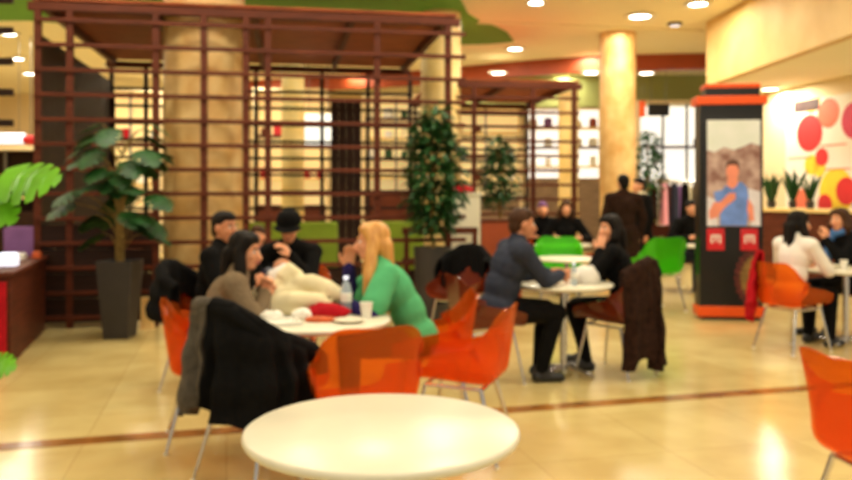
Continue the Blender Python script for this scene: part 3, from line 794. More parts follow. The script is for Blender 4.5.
# ------------------------------------------------------------------ tables
def make_table(label, loc, r):
    t = thing('round_table', label, 'table', (*loc, 0))
    mb = MB(); mb.lathe([(.0, .698), (r - .02, .698), (r - .006, .703), (r, .714), (r - .002, .725), (r - .01, .73), (.0, .73)], 72); mb.build('tabletop', M['white'], t, sharp=60)
    mb = MB(); mb.lathe([(.0, .02), (.034, .02), (.03, .1), (.028, .66), (.09, .69), (.09, .698), (.0, .698)], 24); mb.build('column', M['chrome'], t)
    for k in range(4):
        a = R(45 + 90 * k); mb = MB(); c = V((math.cos(a), math.sin(a), 0))
        mb.tube([c * .02 + V((0, 0, .06)), c * .16 + V((0, 0, .045)), c * .29 + V((0, 0, .018))], [.02, .018, .014], 10); mb.build('foot', M['chrome'], t)
    return t
make_table('empty round white table closest to the camera, cut by the bottom edge', (-.132, 2.405), .413)
make_table('round white table cluttered with a cream coat and a water bottle', (-.65, 4.56), .45)
make_table('round white table between the man in slate blue and the woman resting her cheek', (1.1, 6.42), .4)
make_table('round white table with nothing on it, before a green chair', (1.6, 9.1), .36)
make_table('round white table of the two men behind the woman in taupe', (-1.16, 5.9), .33)
make_table('far round white table in front of the far pair', (2.0, 11.7), .42)
make_table('round white table beside the two women at the right edge', (4.05, 7.72), .42)
make_table('far round white table just left of the kiosk', (4.05, 11.5), .36)

# ------------------------------------------------------------------ draped coats
def drape(mb, path, out_len, in_len, seed, fold=.022, gap=.04, nfold=9, thick=.014, flare=.05):
    path = [V(p) for p in path]
    def pt(t):
        n = len(path) - 1; i = min(int(t * n), n - 1); f = t * n - i
        return path[i].lerp(path[i + 1], f), (path[min(i + 1, n)] - path[i])
    rnd = random.Random(seed); ph = [rnd.uniform(0, 6.28) for _ in range(4)]
    def fn(u, v):
        p, d = pt(u); d = V((d.x, d.y, 0)).normalized(); o = V((d.y, -d.x, 0))      # outward = right of path
        Lo = out_len(u) if callable(out_len) else out_len
        wv = math.sin(u * nfold * 2 * math.pi / 2 + ph[0]) + .5 * math.sin(u * nfold * 4.3 + ph[1])
        if v < .22:
            s_ = (.22 - v) / .22; off = -gap; z = -in_len * s_ + gap
            return p + o * (off - .01 * wv * s_) + V((0, 0, z))
        if v < .34:
            a = (v - .22) / .12 * math.pi; return p + o * (-gap * math.cos(a)) + V((0, 0, gap + gap * math.sin(a) * .9))
        s_ = (v - .34) / .66
        dn = Lo * s_
        off = gap + flare * s_ ** .8 + fold * wv * min(1, s_ * 1.6) + .008 * math.sin(v * 23 + ph[2] + u * 5)
        return p + o * off + d * (.02 * math.sin(s_ * 4 + ph[3])) + V((0, 0, gap - dn))
    mb.grid(fn, 56, 40, thick=-thick)
def rim(chr_, pts):
    Mx = Matrix.Rotation(chr_.rotation_euler.z, 3, 'Z'); s_ = chr_.scale.x
    return [chr_.location + Mx @ (V(p) * s_) for p in pts]
# rim of the shell, left side -> back -> right side (viewed from above, walking so that outward is on the right)
RIM = [(-.265, .02, .61), (-.262, -.1, .68), (-.235, -.2, .745), (-.12, -.28, .825), (0, -.292, .84), (.12, -.28, .825), (.235, -.2, .745), (.262, -.1, .68), (.265, .02, .61)]
lo = rim(C_COAT, [(x, y, z + .0) for x, y, z in RIM])
c1 = thing('grey_coat', 'grey wool coat slung over the left half of the buried chair back', 'coat', lo[2])
def sub(ob, mb, nm, m):
    mb.v = [tuple(V(p) - ob.location) for p in mb.v]; return mb.build(nm, m, ob, sharp=70)
mb = MB(); drape(mb, [p + V((0, 0, .015)) for p in lo[1:5]], lambda u: .43 + .05 * math.sin(u * 3), .2, 3, nfold=6, thick=.02, flare=.04); sub(c1, mb, 'coat_body', M['charcoal'])
mb = MB(); a = lo[1] + V((-.02, .0, .03)); mb.tube([a + V(p) for p in ((.06, .03, .0), (.0, 0, .02), (-.05, -.0, .0), (-.075, -.02, -.05), (-.08, -.03, -.1))], [.03, .04, .045, .045, .035], 14); sub(c1, mb, 'sleeve', M['black_cloth'])
mb = MB(); mb.tube([lo[2] + V((.02, -.0, .05)), lo[3] + V((0, -.01, .065)), lo[4] + V((0, -.0, .06))], [.035, .05, .04], 12); sub(c1, mb, 'collar', M['charcoal'])
c2 = thing('black_coat', 'black coat hanging from the right half of the buried chair back', 'coat', lo[5])
mb = MB(); drape(mb, [p + V((0, 0, .03)) for p in lo[4:9]], lambda u: .47 - .18 * max(0, u - .6) / .4 + .05 * math.sin(u * 7), .24, 9, nfold=8, thick=.022, flare=.06); sub(c2, mb, 'coat_body', M['black_cloth'])
mb = MB(); mb.tube([lo[6] + V((.01, .0, .04)), lo[7] + V((.02, .02, .05)), lo[8] + V((.03, .05, .05)), lo[8] + V((.07, .09, .0)), lo[8] + V((.08, .09, -.07))], [.03, .042, .05, .05, .04], 14); sub(c2, mb, 'sleeve', M['black_cloth'])
mb = MB(); mb.tube([lo[4] + V((.0, -.02, .05)), lo[5] + V((0, -.02, .05)), lo[6] + V((0, -.02, .03))], [.03, .04, .03], 12); sub(c2, mb, 'collar', M['black_cloth'])
fo = rim(C_FUR, RIM)
c3 = thing('brown_coat', 'long dark brown coat hanging almost to the floor from a chair back', 'coat', fo[4])
mb = MB(); drape(mb, [p + V((0, 0, .03)) for p in fo[2:7]], lambda u: .73 + .1 * max(0, math.sin((u - .25) * 4.2)) + .025 * math.sin(u * 15), .3, 5, nfold=9, thick=.024, flare=.045, fold=.03); sub(c3, mb, 'coat_body', M['brown_cloth'])
mb = MB(); mb.tube([fo[5] + V((0, 0, .05)), fo[6] + V((.03, -.02, .06)), fo[7] + V((.06, -.02, .0)), fo[7] + V((.085, -.03, -.12)), fo[7] + V((.11, -.04, -.24))], [.04, .05, .055, .05, .045], 12); sub(c3, mb, 'sleeve', M['black_cloth'])
mb = MB(); mb.tube([fo[3] + V((0, 0, .06)), fo[4] + V((0, 0, .07)), fo[5] + V((0, 0, .06))], [.04, .05, .04], 12); sub(c3, mb, 'collar', M['brown_cloth'])
bo = rim(C_BLK, RIM)
c4 = thing('black_coat', 'black coat on the chair behind the man in slate blue', 'coat', bo[4])
mb = MB(); drape(mb, [p + V((0, 0, .03)) for p in bo[1:8]], .5, .25, 15, nfold=7, thick=.02, flare=.08); sub(c4, mb, 'coat_body', M['black_cloth'])
rc = rim(bpy.data.objects[[o.name for o in bpy.data.objects if o.get('label', '').startswith('clear orange shell chair of the dark')][0]], RIM)
c5 = thing('red_coat', 'red coat hanging from the orange chair right of the kiosk', 'coat', rc[3])
mb = MB(); drape(mb, [p + V((0, 0, .03)) for p in rc[1:4]], lambda u: .5 + .06 * math.sin(u * 5), .2, 21, nfold=5, thick=.018, flare=.05); sub(c5, mb, 'coat_body', M['red_cloth'])
pj = [o for o in bpy.data.objects if o.get('label', '') == 'shell chair under the bareheaded man in black'][0]
po = rim(pj, RIM)
c6 = thing('black_jacket', 'black jacket over the chair of the bareheaded man in black', 'jacket', po[4])
mb = MB(); drape(mb, [p + V((0, 0, .04)) for p in po[1:8]], .3, .2, 31, nfold=6, thick=.02, flare=.06); sub(c6, mb, 'jacket_body', M['black_cloth'])

# ------------------------------------------------------------------ things on the tables
T1 = .73
def crumple(mb, c, r, seed, n=20):
    rnd = random.Random(seed); o = len(mb.v); mb.ell((0, 0, 0), r, n=n)
    ph = [V((rnd.uniform(-1, 1), rnd.uniform(-1, 1), rnd.uniform(-1, 1))) * rnd.uniform(8, 22) / max(r) * .12 for _ in range(8)]
    for i in range(o, len(mb.v)):
        p = V(mb.v[i]); k = sum(math.sin(p.dot(h_) * 9 + j) for j, h_ in enumerate(ph)) / 8
        p = p * (1 + .35 * k); p.z = max(p.z, -r[2] * .6)
        mb.v[i] = tuple(V(c) + p + V((0, 0, r[2] * .6)))
ct = thing('cream_coat', 'cream padded coat heaped on the cluttered table', 'coat', (-.8, 4.78, T1))
mb = MB()
for c, r_, sd_ in (((-.08, .02, .0), (.17, .12, .13), 1), ((.1, .04, 0), (.18, .12, .1), 2), ((.0, -.06, .0), (.2, .08, .07), 4)): crumple(mb, c, r_, sd_)
mb.tube([(.02, .02, .17), (.12, -.02, .18), (.22, -.04, .15), (.3, -.03, .1)], [.05, .055, .05, .04], 12)
mb.tube([(-.06, .0, .2), (-.02, .02, .26), (.03, .05, .2)], [.05, .045, .05], 12)
mb.tube([(-.1, -.08, .06), (.02, -.12, .1), (.16, -.12, .09), (.24, -.1, .05)], [.045, .045, .045, .035], 12)
me = fuse(mb, 'coat_body', .012, 4); link('coat_body', me, M['cream'], ct)
mb = MB(); mb.tube([(-.16, -.02, .1), (-.12, .0, .22), (-.06, .05, .26), (-.02, .1, .18)], [.03, .035, .035, .03], 12); mb.build('hood', M['white_cloth'], ct)
rb = MB(); crumple(rb, (0, 0, 0), (.13, .06, .05), 8); o = rb.build('red_scarf', M['red_cloth'], loc=(-.575, 4.6, T1)); tag(o, 'bunched red scarf before the cream coat on the table', 'scarf')
def bottle(label, loc, s_=1.0):
    t = thing('water_bottle', label, 'bottle', loc)
    mb = MB(); mb.lathe([(.0, 0), (.03, 0), (.034, .01), (.033, .05), (.031, .06), (.034, .07), (.034, .14), (.026, .175), (.013, .195), (.012, .21), (.0, .21)], 20); mb.build('bottle_body', M['water'], t)
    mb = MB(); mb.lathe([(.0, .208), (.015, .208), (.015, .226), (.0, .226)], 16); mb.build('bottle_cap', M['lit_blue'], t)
    mb = MB(); mb.lathe([(.0345, .075), (.035, .078), (.035, .125), (.0345, .128)], 20); mb.build('bottle_label', M['paper'], t)
    t.scale = (s_,) * 3; return t
bottle('clear water bottle standing beside the red scarf on the cluttered table', (-.47, 4.7, T1), 1.0)
bottle('small clear bottle on the table of the man in slate blue', (1.15, 6.22, T1), .8)
def napkin(name, label, cat, loc, r, m, seed, grp=None):
    mb = MB(); crumple(mb, (0, 0, 0), r, seed, 16); o = mb.build(name, M[m], loc=loc); tag(o, label, cat, grp)
napkin('paper_napkin', 'crumpled white napkin in front of the woman in taupe', 'napkin', (-.86, 4.47, T1), (.07, .05, .035), 'paper', 3)
napkin('paper_napkin', 'crumpled white napkin between the cream coat and the tray of wraps', 'napkin', (-.7, 4.5, T1), (.06, .05, .04), 'paper', 5)
napkin('paper_napkin', 'crumpled white napkin heap beside the bottle on the table of the man in slate blue', 'napkin', (1.28, 6.36, T1), (.1, .07, .09), 'white_cloth', 6)
napkin('food_wrap', 'orange food wrapper lying on the cluttered table', 'wrapper', (-.585, 4.42, T1), (.09, .03, .02), 'food', 7)
napkin('food_wrap', 'violet wrapper beside the white tray', 'wrapper', (-.93, 4.6, T1), (.05, .035, .025), 'purple', 12)
def tray(label, loc, rz, w_=.26, d_=.18):
    t = thing('food_tray', label, 'tray', loc, rz)
    mb = MB(); mb.box((0, 0, .004), (w_, d_, .008)); mb.build('tray_base', M['paper'], t, .003)
    mb = MB()
    for x, y, a, b2 in ((0, d_ / 2, w_, .01), (0, -d_ / 2, w_, .01), (w_ / 2, 0, .01, d_), (-w_ / 2, 0, .01, d_)): mb.box((x, y, .012), (a, b2, .02))
    mb.build('tray_rim', M['paper'], t, .002)
tray('white paper tray at the near left of the cluttered table', (-.82, 4.33, T1), .4)
def cup(label, loc, m='paper'):
    t = thing('paper_cup', label, 'cup', loc)
    mb = MB(); mb.lathe([(.0, 0), (.026, 0), (.036, .085), (.039, .088), (.036, .09), (.033, .085), (.024, .006), (.0, .006)], 22); mb.build('cup_body', M[m], t)
    mb = MB(); mb.lathe([(.0, .075), (.0335, .075), (.0335, .077), (.0, .078)], 20); mb.build('drink', M['wood_dark'], t)
cup('white paper cup by the elbow of the blonde woman', (-.34, 4.56, T1))
cup('white paper cup on the table of the man in slate blue', (.97, 6.3, T1))
cup('white cup on the table of the two men in black', (-1.12, 5.82, T1))
cup('white cup on the table at the right edge', (3.98, 7.62, T1))
mb = MB(); mb.lathe([(.0, .002), (.06, .002), (.095, .014), (.1, .018), (.06, .008), (.0, .007)], 28); o = mb.build('white_plate', M['white'], loc=(4.05, 7.9, T1)); tag(o, 'white plate on the table at the right edge', 'plate')
mb = MB(); mb.lathe([(.0, .002), (.05, .002), (.085, .014), (.09, .018), (.05, .008), (.0, .007)], 28); o = mb.build('white_plate', M['white'], loc=(-.42, 4.4, T1)); tag(o, 'white plate at the near right of the cluttered table', 'plate')
mb = MB(); crumple(mb, (0, 0, 0), (.15, .1, .1), 44); o = mb.build('navy_bag', M['dark_blue'], loc=(-1.12, 5.98, T1)); tag(o, 'dark navy bag on the table of the two men in black', 'bag')
# bags at the feet / seat of the woman by the brown coat
mb = MB(); crumple(mb, (0, 0, 0), (.1, .07, .085), 51); o = mb.build('green_bag', M['mint'], loc=(1.42, 6.42, .452)); tag(o, 'pale green cloth bag on the seat of the brown-coat chair', 'bag')
# ------------------------------------------------------------------ digital kiosk
K = at(733, 320, 9.2)
k = thing('advertising_kiosk', 'tall black advertising kiosk with orange bands and a lit poster of a man', 'kiosk', (K.x, 9.34, 0), R(-6))
pxm = 9.2 / F
W = 64 * pxm
def kz(py): return EYE + (HOR - py) * pxm
def kx(px): return (px - 729.5) * pxm
mb = MB(); mb.box((0, 0, (kz(104) + .08) / 2 + .02), (W - .03, .26, kz(104) - .08)); mb.build('cabinet', M['black'], k, .008)
mb = MB(); mb.box((0, 0, .02), (W - .1, .22, .04)); mb.build('base', M['black'], k, .004)
mb = MB(); mb.box((0, -.006, .1), (W + .01, .275, .12)); mb.build('bottom_band', M['band_orange'], k, .006)
mb = MB(); mb.box((0, -.005, kz(100)), (W + .05, .31, .1)); mb.build('top_band', M['band_orange'], k, .006)
mb = MB(); mb.box((kx(731), 0, kz(91.5)), (W * .82, .25, .1)); mb.build('cap', M['black'], k, .006)
mb = MB(); mb.box((kx(731), 0, kz(85.5)), (W * .84, .26, .05)); mb.build('cap_band', M['band_orange'], k, .006)
yf = -.131
mb = MB(); mb.box((0, yf - .006, (kz(118) + kz(228)) / 2), (.64, .014, kz(118) - kz(228) + .03)); mb.build('screen_frame', M['black'], k, .004)
# the poster: a flat printed picture of coloured areas
pm = [mat('poster_sky', (196, 198, 178), .5, var=.1, scale=5, emit=.35, c2=(206, 204, 190)), mat('poster_crowd', (120, 78, 64), .5, scale=9, emit=.3, c2=(186, 158, 140)), mat('poster_skin', (214, 128, 96), .5, emit=.3), mat('poster_shirt', (96, 124, 178), .5, emit=.3, var=.2, scale=8),
      mat('poster_hair', (92, 60, 44), .5, emit=.2), mat('poster_pale', (206, 196, 190), .5, emit=.3)]
mb = MB()
def poly(pts, mi, y):
    n = len(pts); P_ = [V((kx(a), y, kz(b))) for a, b in pts]; mb.add(P_ + [p + V((0, .002, 0)) for p in P_], [tuple(range(n)), tuple(reversed(range(n, 2 * n)))] + [(i, n + i, n + (i + 1) % n, (i + 1) % n) for i in range(n)], mi)
def oval(cx, cy_, rx, ry, mi, y, n=20): poly([(cx + rx * math.cos(2 * math.pi * i / n), cy_ + ry * math.sin(2 * math.pi * i / n)) for i in range(n)], mi, y)
y0 = yf - .014
poly([(705.5, 120), (705.5, 226), (757, 226), (757, 120)], 0, y0)
poly([(705.5, 158), (705.5, 226), (757, 226), (757, 146), (748, 143), (740, 147), (731, 150), (722, 147), (713, 152), (705.5, 150)], 1, y0 - .0025)
poly([(705.5, 196), (705.5, 226), (716, 226), (714, 200)], 5, y0 - .004)
poly([(745, 188), (748, 226), (757, 226), (757, 192)], 5, y0 - .004)
poly([(719, 192), (723, 186), (729, 183), (739, 182), (744, 187), (746, 200), (744, 225.5), (718, 225.5)], 3, y0 - .005)
poly([(725, 176), (725, 186), (730, 189), (735, 185), (735, 176)], 2, y0 - .0065)
oval(730, 171, 6.2, 10.5, 2, y0 - .008); poly([(723.5, 170), (724, 162), (730, 159), (736, 162), (736.5, 170), (734, 165), (726, 165)], 4, y0 - .0095)
poly([(712, 192), (720, 190), (722, 202), (714, 204)], 3, y0 - .0065)
poly([(712, 202), (707, 212), (708, 219), (714, 218), (724, 206), (733, 199), (733, 193), (727, 193), (718, 202)], 2, y0 - .008)
poly([(745, 198), (744, 210), (747, 221), (751, 221), (750, 206)], 2, y0 - .008)
mb.build('poster', pm, k)
for i in range(3):
    pass
for cx in (714, 746.5):
    mb = MB(); mb.box((kx(cx), yf - .008, kz(239.5)), (17 * pxm, .016, 22 * pxm)); pn = mb.build('red_panel', M['red_sign'], k, .02)
    mb = MB()
    for dx, dz, w_, h_ in ((-4, 2, 1.6, 8), (0, 3, 1.6, 7), (4, 2, 1.6, 8), (-2, 5.5, 4, 1.6), (2.4, 5.5, 4, 1.6)): mb.box((kx(cx + dx), yf - .018, kz(239.5) + dz * pxm - .02), (w_ * pxm, .004, h_ * pxm))
    mb.build('white_mark', M['paper'], pn)
fan = [mat('fan_gold', (132, 100, 50), .5, var=.3, scale=20), mat('fan_maroon', (86, 30, 28), .5, var=.4, scale=20), mat('fan_blue', (34, 42, 48), .5, var=.4, scale=20)]
mb = MB()
for rr, mi, yy in ((26, 1, .002), (20, 0, .004), (9, 2, .006)):
    pts = []
    for i in range(29):
        a = math.pi / 2 + math.pi * i / 28; r2_ = rr * (1 + .06 * math.cos(i * math.pi))
        pts.append((757 + r2_ * math.cos(a) * .95, 278 - r2_ * math.sin(a) * 1.2))
    poly(pts, mi, yf - yy)
mb.build('fan_print', fan, k)

# ------------------------------------------------------------------ spotted mural on the right wall
p0, p1 = wp(858), wp(786)
mt = thing('spotted_mural', 'white wall mural with large red, orange and yellow dots', 'mural', (p0.x, p0.y, 0))
z0, z1 = 1.22, 3.12
mm = [mat('mural_white', (238, 228, 212), .6, var=.02), mat('mural_red', (214, 40, 42), .6, var=.05), mat('mural_salmon', (228, 112, 82), .6, var=.05), mat('mural_yellow', (244, 206, 50), .6, var=.05), mat('mural_crimson', (206, 48, 80), .6, var=.05), mat('mural_brown', (70, 44, 40), .6, var=.3, scale=6)]
L_ = (p1 - p0).length + 1.4
mb = MB()
def wq(s_, z, off): return V((0, 0, 0)) + WD * s_ + WN * off + V((0, 0, z))
def wpoly(pts, mi, off):
    n = len(pts); A = [wq(a, b, off) for a, b in pts]; B = [wq(a, b, 0.001) for a, b in pts]
    mb.add(A + B, [tuple(reversed(range(n))), tuple(range(n, 2 * n))] + [(i, (i + 1) % n, n + (i + 1) % n, n + i) for i in range(n)], mi)
smax = (p1 - p0).length
wpoly([(-1.0, z0), (smax, z0), (smax, z1), (-1.0, z1)], 0, .012)
def dot(px, py, rp, mi, off, sq=1):
    c = wp(px, py); s_ = (c - V((p0.x, p0.y, 0))).dot(WD); r_ = rp * c.y / F
    pts = [(s_ + r_ * math.cos(2 * math.pi * i / 28), c.z + r_ * math.sin(2 * math.pi * i / 28)) for i in range(28)]
    wpoly([(min(max(a, -1), smax), min(max(b, z0), z1)) for a, b in pts], mi, off)
dot(812, 100, 13, 3, .014); dot(812, 165, 10, 3, .014); dot(820, 168, 9, 3, .014); dot(837, 192, 24, 3, .014)
dot(810, 133, 18.5, 1, .017); dot(829, 113, 15, 2, .017); dot(856, 120, 19, 4, .017); dot(822.5, 157, 9, 1, .019); dot(814, 187, 4, 1, .017)
dot(825.5, 204, 10, 1, .017); dot(847, 191, 14, 1, .019); dot(803, 200, 11, 2, .017)
c = wp(808, 103); s_ = (c - V((p0.x, p0.y, 0))).dot(WD); wpoly([(s_ - .3, 2.92), (s_ + .35, 2.92), (s_ + .35, 3.12), (s_ - .3, 3.12)], 5, .017)
for px, py in ((800, 158), (838, 169), (834, 145)):
    c = wp(px, py); s_ = (c - V((p0.x, p0.y, 0))).dot(WD); wpoly([(s_ - .3, c.z - .012), (s_ + .3, c.z - .012), (s_ + .3, c.z + .012), (s_ - .3, c.z + .012)], 2, .016)
mb.build('mural_print', mm, mt)
# counter in front of the mural
cc = thing('wooden_counter', 'wooden counter with a pale top running below the spotted mural', 'counter', (6.55, 11.6, 0), R(13))
mb = MB(); mb.box((0, 0, 1.2), (.5, 5.2, .06)); mb.build('worktop', M['stone_pale'], cc, .01)
for q_ in range(5):
    mb = MB(); mb.box((0, -2.04 + q_ * 1.02, .6), (.42, 1.0, 1.14)); mb.build('front_panel', M['wood_red'], cc, .01)
ld = Matrix.Rotation(R(13), 3, 'Z')
def potted(name, label, cat, loc, pot_r, pot_h, kind, seed, h, size, mpot='pot', mleaf='leaf', taper=.8):
    t = thing(name, label, cat, loc); rnd = random.Random(seed)
    mb = MB(); mb.lathe([(.0, 0), (pot_r * taper, 0), (pot_r, pot_h), (pot_r - .015, pot_h), (pot_r - .02, pot_h - .04), (.0, pot_h - .04)], 28); mb.build('pot', M[mpot], t)
    mb = MB(); mb.lathe([(.0, pot_h - .05), (pot_r - .022, pot_h - .045), (pot_r - .03, pot_h - .02), (.0, pot_h - .012)], 20); mb.build('soil', M['soil'], t)
    return t, rnd
for i, (oy, h_) in enumerate(((2.3, .5), (1.85, .58), (1.35, .46), (2.42, .4))):
    pos = V((6.55, 11.6, 1.23)) + ld @ V((-.05 + .06 * (i % 2), oy - (.0 if i < 3 else -.0), 0))
    t, rnd = potted('potted_plant', ('spiky dark plant at the far end of the wooden counter', 'tallest spiky plant on the wooden counter below the mural', 'spiky plant nearest on the wooden counter', 'small spiky plant squeezed at the counter end')[i], 'plant', pos, .07, .12, 0, i, 0, 0, taper=.75)
    mb = MB()
    for q_ in range(16):
        a = q_ * 2.4; tilt = rnd.uniform(.05, .3); L = h_ * rnd.uniform(.7, 1.1); d = V((math.cos(a) * tilt, math.sin(a) * tilt, 1)).normalized()
        leaf_blade(mb, V((math.cos(a) * .03, math.sin(a) * .03, .1)), d, L, rnd, wr=.12)
    mb.build('foliage', M['leaf'], t)

# ------------------------------------------------------------------ plants
def tall_fig(label, loc, pot_r, pot_h, z0, z1, rx, n, size, seed, m='leaf_fig', sqpot=True):
    t, rnd = potted('potted_fig', label, 'plant', loc, pot_r, pot_h, 0, seed, 0, 0)
    mb = MB(); mb.tube([(0, 0, pot_h - .03), (.02, .01, (pot_h + z0) / 2), (-.01, 0, z0), (.02, 0, (z0 + z1) / 2), (0, 0, z1 - .1)], [.025, .022, .02, .015, .006], 8)
    for q_ in range(9):
        a = q_ * 2.4; z = z0 + (z1 - z0) * (.1 + .08 * q_); mb.tube([(0, 0, z), (math.cos(a) * rx * .5, math.sin(a) * rx * .5, z + .15), (math.cos(a) * rx * .8, math.sin(a) * rx * .8, z + .2)], [.012, .008, .004], 6)
    mb.build('trunk', M['bark'], t)
    mb = MB(); H_ = z1 - z0
    for f, w_, k_ in ((.14, .8, .17), (.3, 1.0, .2), (.48, 1.0, .2), (.66, .9, .18), (.8, .75, .15), (.92, .4, .1)):
        bush(mb, (rnd.uniform(-.06, .06), rnd.uniform(-.06, .06), z0 + f * H_), (rx * w_, rx * w_, H_ * .15), int(n * k_), size, rnd)
    mb.build('foliage', M[m], t)
tall_fig('tall leafy potted fig standing behind the blonde woman', (fx(434, 9.0) - .02, 9.0, 0), .21, .86, .98, 2.4, .33, 1700, .125, 5)
tall_fig('smaller leafy potted fig further back, left of the far pergola post', (fx(500, 11.8), 11.8, 0), .16, .75, 1.25, 2.25, .25, 620, .14, 8)
tall_fig('slim green potted tree behind the round stone pillar', (fx(647, 16.5), 16.5, 0), .2, .6, 1.2, 2.75, .26, 320, .2, 11)
# monstera: one leaf with cut edges
def monstera(mb, base, d, up, L, rnd, droop=.35):
    d = d.normalized(); s_ = d.cross(up).normalized(); up = s_.cross(d); n = 26
    mid, lo_, ro = [], [], []
    for i in range(n + 1):
        t = i / n
        w_ = L * .5 * math.sin(math.pi * min(1, (t + .1) / 1.1)) ** .62 * (1 - .25 * t)
        cut = 1.0 if (i % 5 != 3 or t < .2 or t > .9) else .5
        z = -droop * L * t * t
        m_ = base + d * (L * (t * .9)) + up * z; mid.append(m_)
        back = -.22 * (1 - t) + .1
        for q_, arr in ((-1, lo_), (1, ro)):
            ww = w_ * cut; arr.append(m_ + s_ * (q_ * ww) + d * (back * ww * .6 + ww * .12) - up * (ww * ww / L * .55))
    o = len(mb.v); vs = mid + lo_ + ro; fs = []; N_ = n + 1
    for i in range(n):
        fs.append((i, N_ + i, N_ + i + 1, i + 1)); fs.append((i, i + 1, 2 * N_ + i + 1, 2 * N_ + i))
    mb.add(vs, fs)
t, rnd = potted('potted_monstera', 'tall potted monstera in a tapered dark planter beside the lattice', 'plant', (fx(120, 8.05), 7.12, 0), .175, .0, 0, 3, 0, 0)
for ch in list(t.children): bpy.data.objects.remove(ch)
mloc = V((fx(120, 8.1), 8.1, 0)); t.location = mloc
sc = 7.0 / 8.0
mb = MB()
def sq(u, v): return None
h_ = .78
vs = []
for z, w_ in ((0, .125), (h_, .18), (h_, .155), (h_ - .05, .15)):
    vs += [(-w_, -w_, z), (w_, -w_, z), (w_, w_, z), (-w_, w_, z)]
fs = [(3, 2, 1, 0)] + [(r_ * 4 + i, r_ * 4 + (i + 1) % 4, r_ * 4 + 4 + (i + 1) % 4, r_ * 4 + 4 + i) for r_ in range(3) for i in range(4)] + [(12, 13, 14, 15)]
mb.add(vs, fs); mb.build('planter', M['pot'], t, .006)
mb = MB(); mb.box((0, 0, h_ - .04), (.29, .29, .03)); mb.build('soil', M['soil'], t, .01)
mb = MB(); mb.tube([(0, 0, h_ - .05), (-.01, .01, 1.1), (.01, 0, 1.4), (0, 0, 1.75)], [.045, .045, .04, .03], 10); mb.build('moss_pole', M['bark'], t)
mb = MB(); ml = MB()
for i in range(38):
    a = i * 2.4 + rnd.uniform(-.3, .3); z = .95 + 1.1 * ((i * 7) % 30) / 30 ; reach = rnd.uniform(.16, .4)
    tip = V((math.cos(a) * reach, math.sin(a) * reach * .8, z + rnd.uniform(.05, .22)))
    mb.tube([(0, 0, z - .12), tip * .5 + V((0, 0, z * .5 + .02)), tip], [.007, .006, .005], 6)
    monstera(ml, tip, V((math.cos(a), math.sin(a), rnd.uniform(-.5, .1))), V((0, 0, 1)), rnd.uniform(.24, .34), rnd)
for px, py in ((80, 190), (75, 203), (100, 150), (150, 195), (112, 128), (140, 150), (128, 160)):
    p = at(px, py, 7.85) - mloc
    mb.tube([(0, 0, 1.2), p * .6 + V((0, 0, .5)), p], [.007, .006, .005], 6)
    monstera(ml, p, V((p.x, -.25, -.1)), V((0, -.3, 1)), .32, rnd)
mb.build('stalks', M['bark'], t); ml.build('foliage', M['leaf'], t)
# near monstera whose leaves reach in from the left
t = thing('potted_monstera', 'bright green monstera leaning in at the left edge, closest plant to the camera', 'plant', (-2.15, 3.05, 0))
mb = MB(); mb.lathe([(.0, 0), (.15, 0), (.2, .5), (.185, .5), (.18, .46), (.0, .46)], 28); mb.build('planter', M['pot'], t)
mb = MB(); mb.lathe([(.0, .44), (.178, .445), (.17, .47), (.0, .475)], 20); mb.build('soil', M['soil'], t)
rnd = random.Random(2)
def near_leaf(px, py, dirv, up, L, droop):
    p = at(px, py, 3.0) - t.location
    mb = MB(); mb.tube([(0, 0, .45), p * .45 + V((0, 0, .35)), p], [.01, .008, .006], 8)
    st = mb.build('leaf_stalk', M['leaf_bright'], t)
    mb = MB(); monstera(mb, p, V(dirv), V(up), L, rnd, droop); mb.build('leaf', M['leaf_bright'], st)
near_leaf(-2, 178, (1, -.12, .04), (-.05, -.7, .75), .265, .1)
near_leaf(-24, 196, (.75, -.2, -.35), (.2, -.7, .6), .2, .2)
near_leaf(-14, 362, (1, -.1, -.12), (0, -.8, .6), .125, .15)

# ------------------------------------------------------------------ left counter and small things on it
ca, cb = V((fx(19, 6.97), 6.97, 0)), V((fx(47, 8.55), 8.55, 0))
dv = (cb - ca).normalized(); ln = (cb - ca).length; nv = V((dv.y, -dv.x, 0))
cen = (ca + cb) / 2 - nv * .45 - dv * .12
t = thing('wooden_counter', 'dark wooden serving counter at the left edge with small items on top', 'counter', cen, math.atan2(dv.y, dv.x))
mb = MB(); mb.box((0, 0, .375), (ln + .3, .86, .75)); mb.build('body', M['wood_red'], t, .006)
mb = MB(); mb.box((0, 0, .77), (ln + .36, .92, .04)); mb.build('worktop', M['wood'], t, .006)
mb = MB(); mb.box((-ln / 2 - .17, .0, .36), (.04, .8, .7)); mb.build('end_panel', M['red_cloth'], t, .004)
CT = .79
def onc(name, label, cat, px, py, Y, size, m):
    p = at(px, py, Y); mb = MB(); mb.box((0, 0, size[2] / 2), size); mb.box((0, 0, size[2] + .006), (size[0] * .8, size[1] * .8, .012))
    o = mb.build(name, M[m], loc=(p.x, p.y, CT), bevel=.006, rz=.2); tag(o, label, cat)
onc('display_box', 'glowing white display box on the left counter', 'box', 8, 240, 7.3, (.16, .12, .11), 'lit_blue')
onc('napkin_holder', 'white napkin holder on the left counter, behind the glowing box', 'holder', 17, 258, 8.0, (.16, .12, .06), 'paper')
onc('snack_box', 'small orange red box on the left counter', 'box', 37, 256, 8.2, (.08, .08, .06), 'food')
onc('receipt_box', 'white box at the far end of the left counter', 'box', 46, 250, 8.75, (.18, .1, .22), 'paper')
onc('till', 'dark till screen at the back of the left counter', 'till', 22, 250, 8.6, (.34, .1, .3), 'purple')

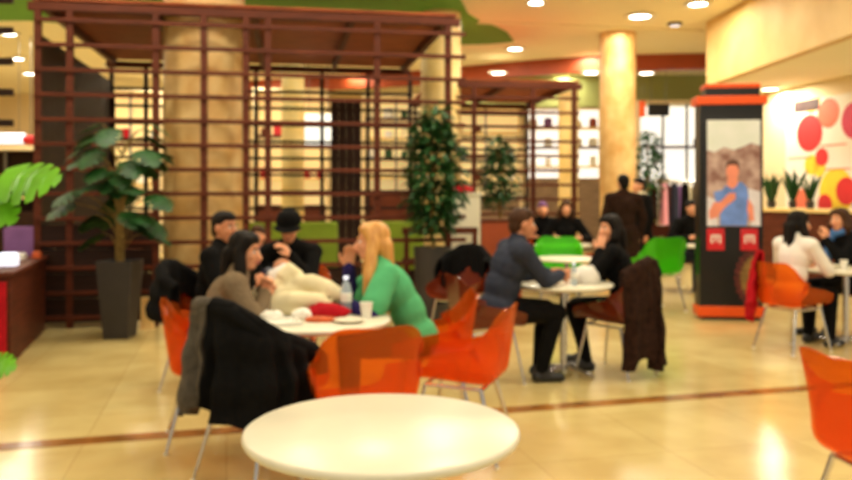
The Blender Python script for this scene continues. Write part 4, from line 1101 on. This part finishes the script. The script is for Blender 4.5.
# ------------------------------------------------------------------ seating inside the pergola
def banquette(label, px0, px1, Y):
    x0, x1 = fx(px0, Y), fx(px1, Y); w_ = x1 - x0
    t = thing('banquette', label, 'bench', ((x0 + x1) / 2, Y, 0), R(10))
    mb = MB(); mb.box((0, .3, .21), (w_, .5, .42)); mb.build('base', M['wood_dark'], t, .006)
    mb = MB(); mb.box((0, .3, .47), (w_ - .02, .5, .1)); mb.build('seat', M['lime'], t, .02)
    mb = MB(); mb.box((0, -.02, .82), (w_ - .02, .1, .54)); mb.build('backrest', M['lime'], t, .02)
banquette('lime green banquette seen between the bareheaded man and the man in the cap', 232, 286, 10.4)
banquette('lime green banquette seen between the man in the cap and the blonde woman', 292, 338, 10.55)
banquette('olive lime banquette behind the fig pot', 372, 424, 10.9)
t = thing('wooden_rail', 'low wooden rail with posts behind the fig planter', 'rail', (fx(440, 10.0), 10.0, 0), R(6))
for z in (1.0, .62):
    mb = MB(); mb.box((0, 0, z), (.95, .06, .08)); mb.build('rail_bar', M['wood'], t, .004)
for x in (-.42, .1, .44):
    mb = MB(); mb.box((x, .0, .5), (.06, .05, 1.0)); mb.build('post', M['wood'], t, .004)
t = thing('white_partition', 'white waist high partition right of the fig', 'partition', (fx(463, 10.4), 10.4, 0), R(8))
mb = MB(); mb.box((0, 0, .74), (.4, .3, 1.4)); mb.build('body', M['white'], t, .01)
mb = MB(); mb.box((0, 0, .02), (.44, .34, .04)); mb.build('plinth', M['grey_metal'], t, .004)
mb = MB(); mb.box((0, 0, 1.46), (.44, .34, .04)); mb.build('cap', M['white'], t, .006)
mb = MB(); crumple(mb, (0, 0, 0), (.13, .09, .06), 77); o = mb.build('red_bag', M['red_cloth'], loc=(fx(463, 10.4), 10.4, 1.48)); tag(o, 'red bag lying on top of the white partition', 'bag')
t = thing('red_planter', 'long low red planter box below the smaller fig', 'planter', (fx(500, 11.2), 11.2, 0), R(6))
mb = MB(); mb.box((0, 0, .55), (.56, .3, 1.06)); mb.build('box', M['fascia'], t, .01)
mb = MB(); mb.box((0, 0, 1.09), (.6, .34, .04)); mb.build('rim', M['wood_red'], t, .006)

# ------------------------------------------------------------------ camera
cam = bpy.data.cameras.new('camera'); co = bpy.data.objects.new('camera', cam); COL.objects.link(co)
co.location = (0, 0, EYE); co.rotation_euler = (R(90), 0, 0)
cam.sensor_width = 36; cam.lens = F * 36 / 852; cam.shift_y = -(240 - HOR) / 852
cam.clip_end = 100
cam.dof.use_dof = DOF; cam.dof.focus_distance = .6; cam.dof.aperture_fstop = 9
sc_ = bpy.context.scene; sc_.camera = co
sc_.view_settings.view_transform = 'Standard'; sc_.view_settings.look = 'None'; sc_.view_settings.gamma = 1; sc_.view_settings.use_curve_mapping = False
sc_.view_settings.exposure = EXPO
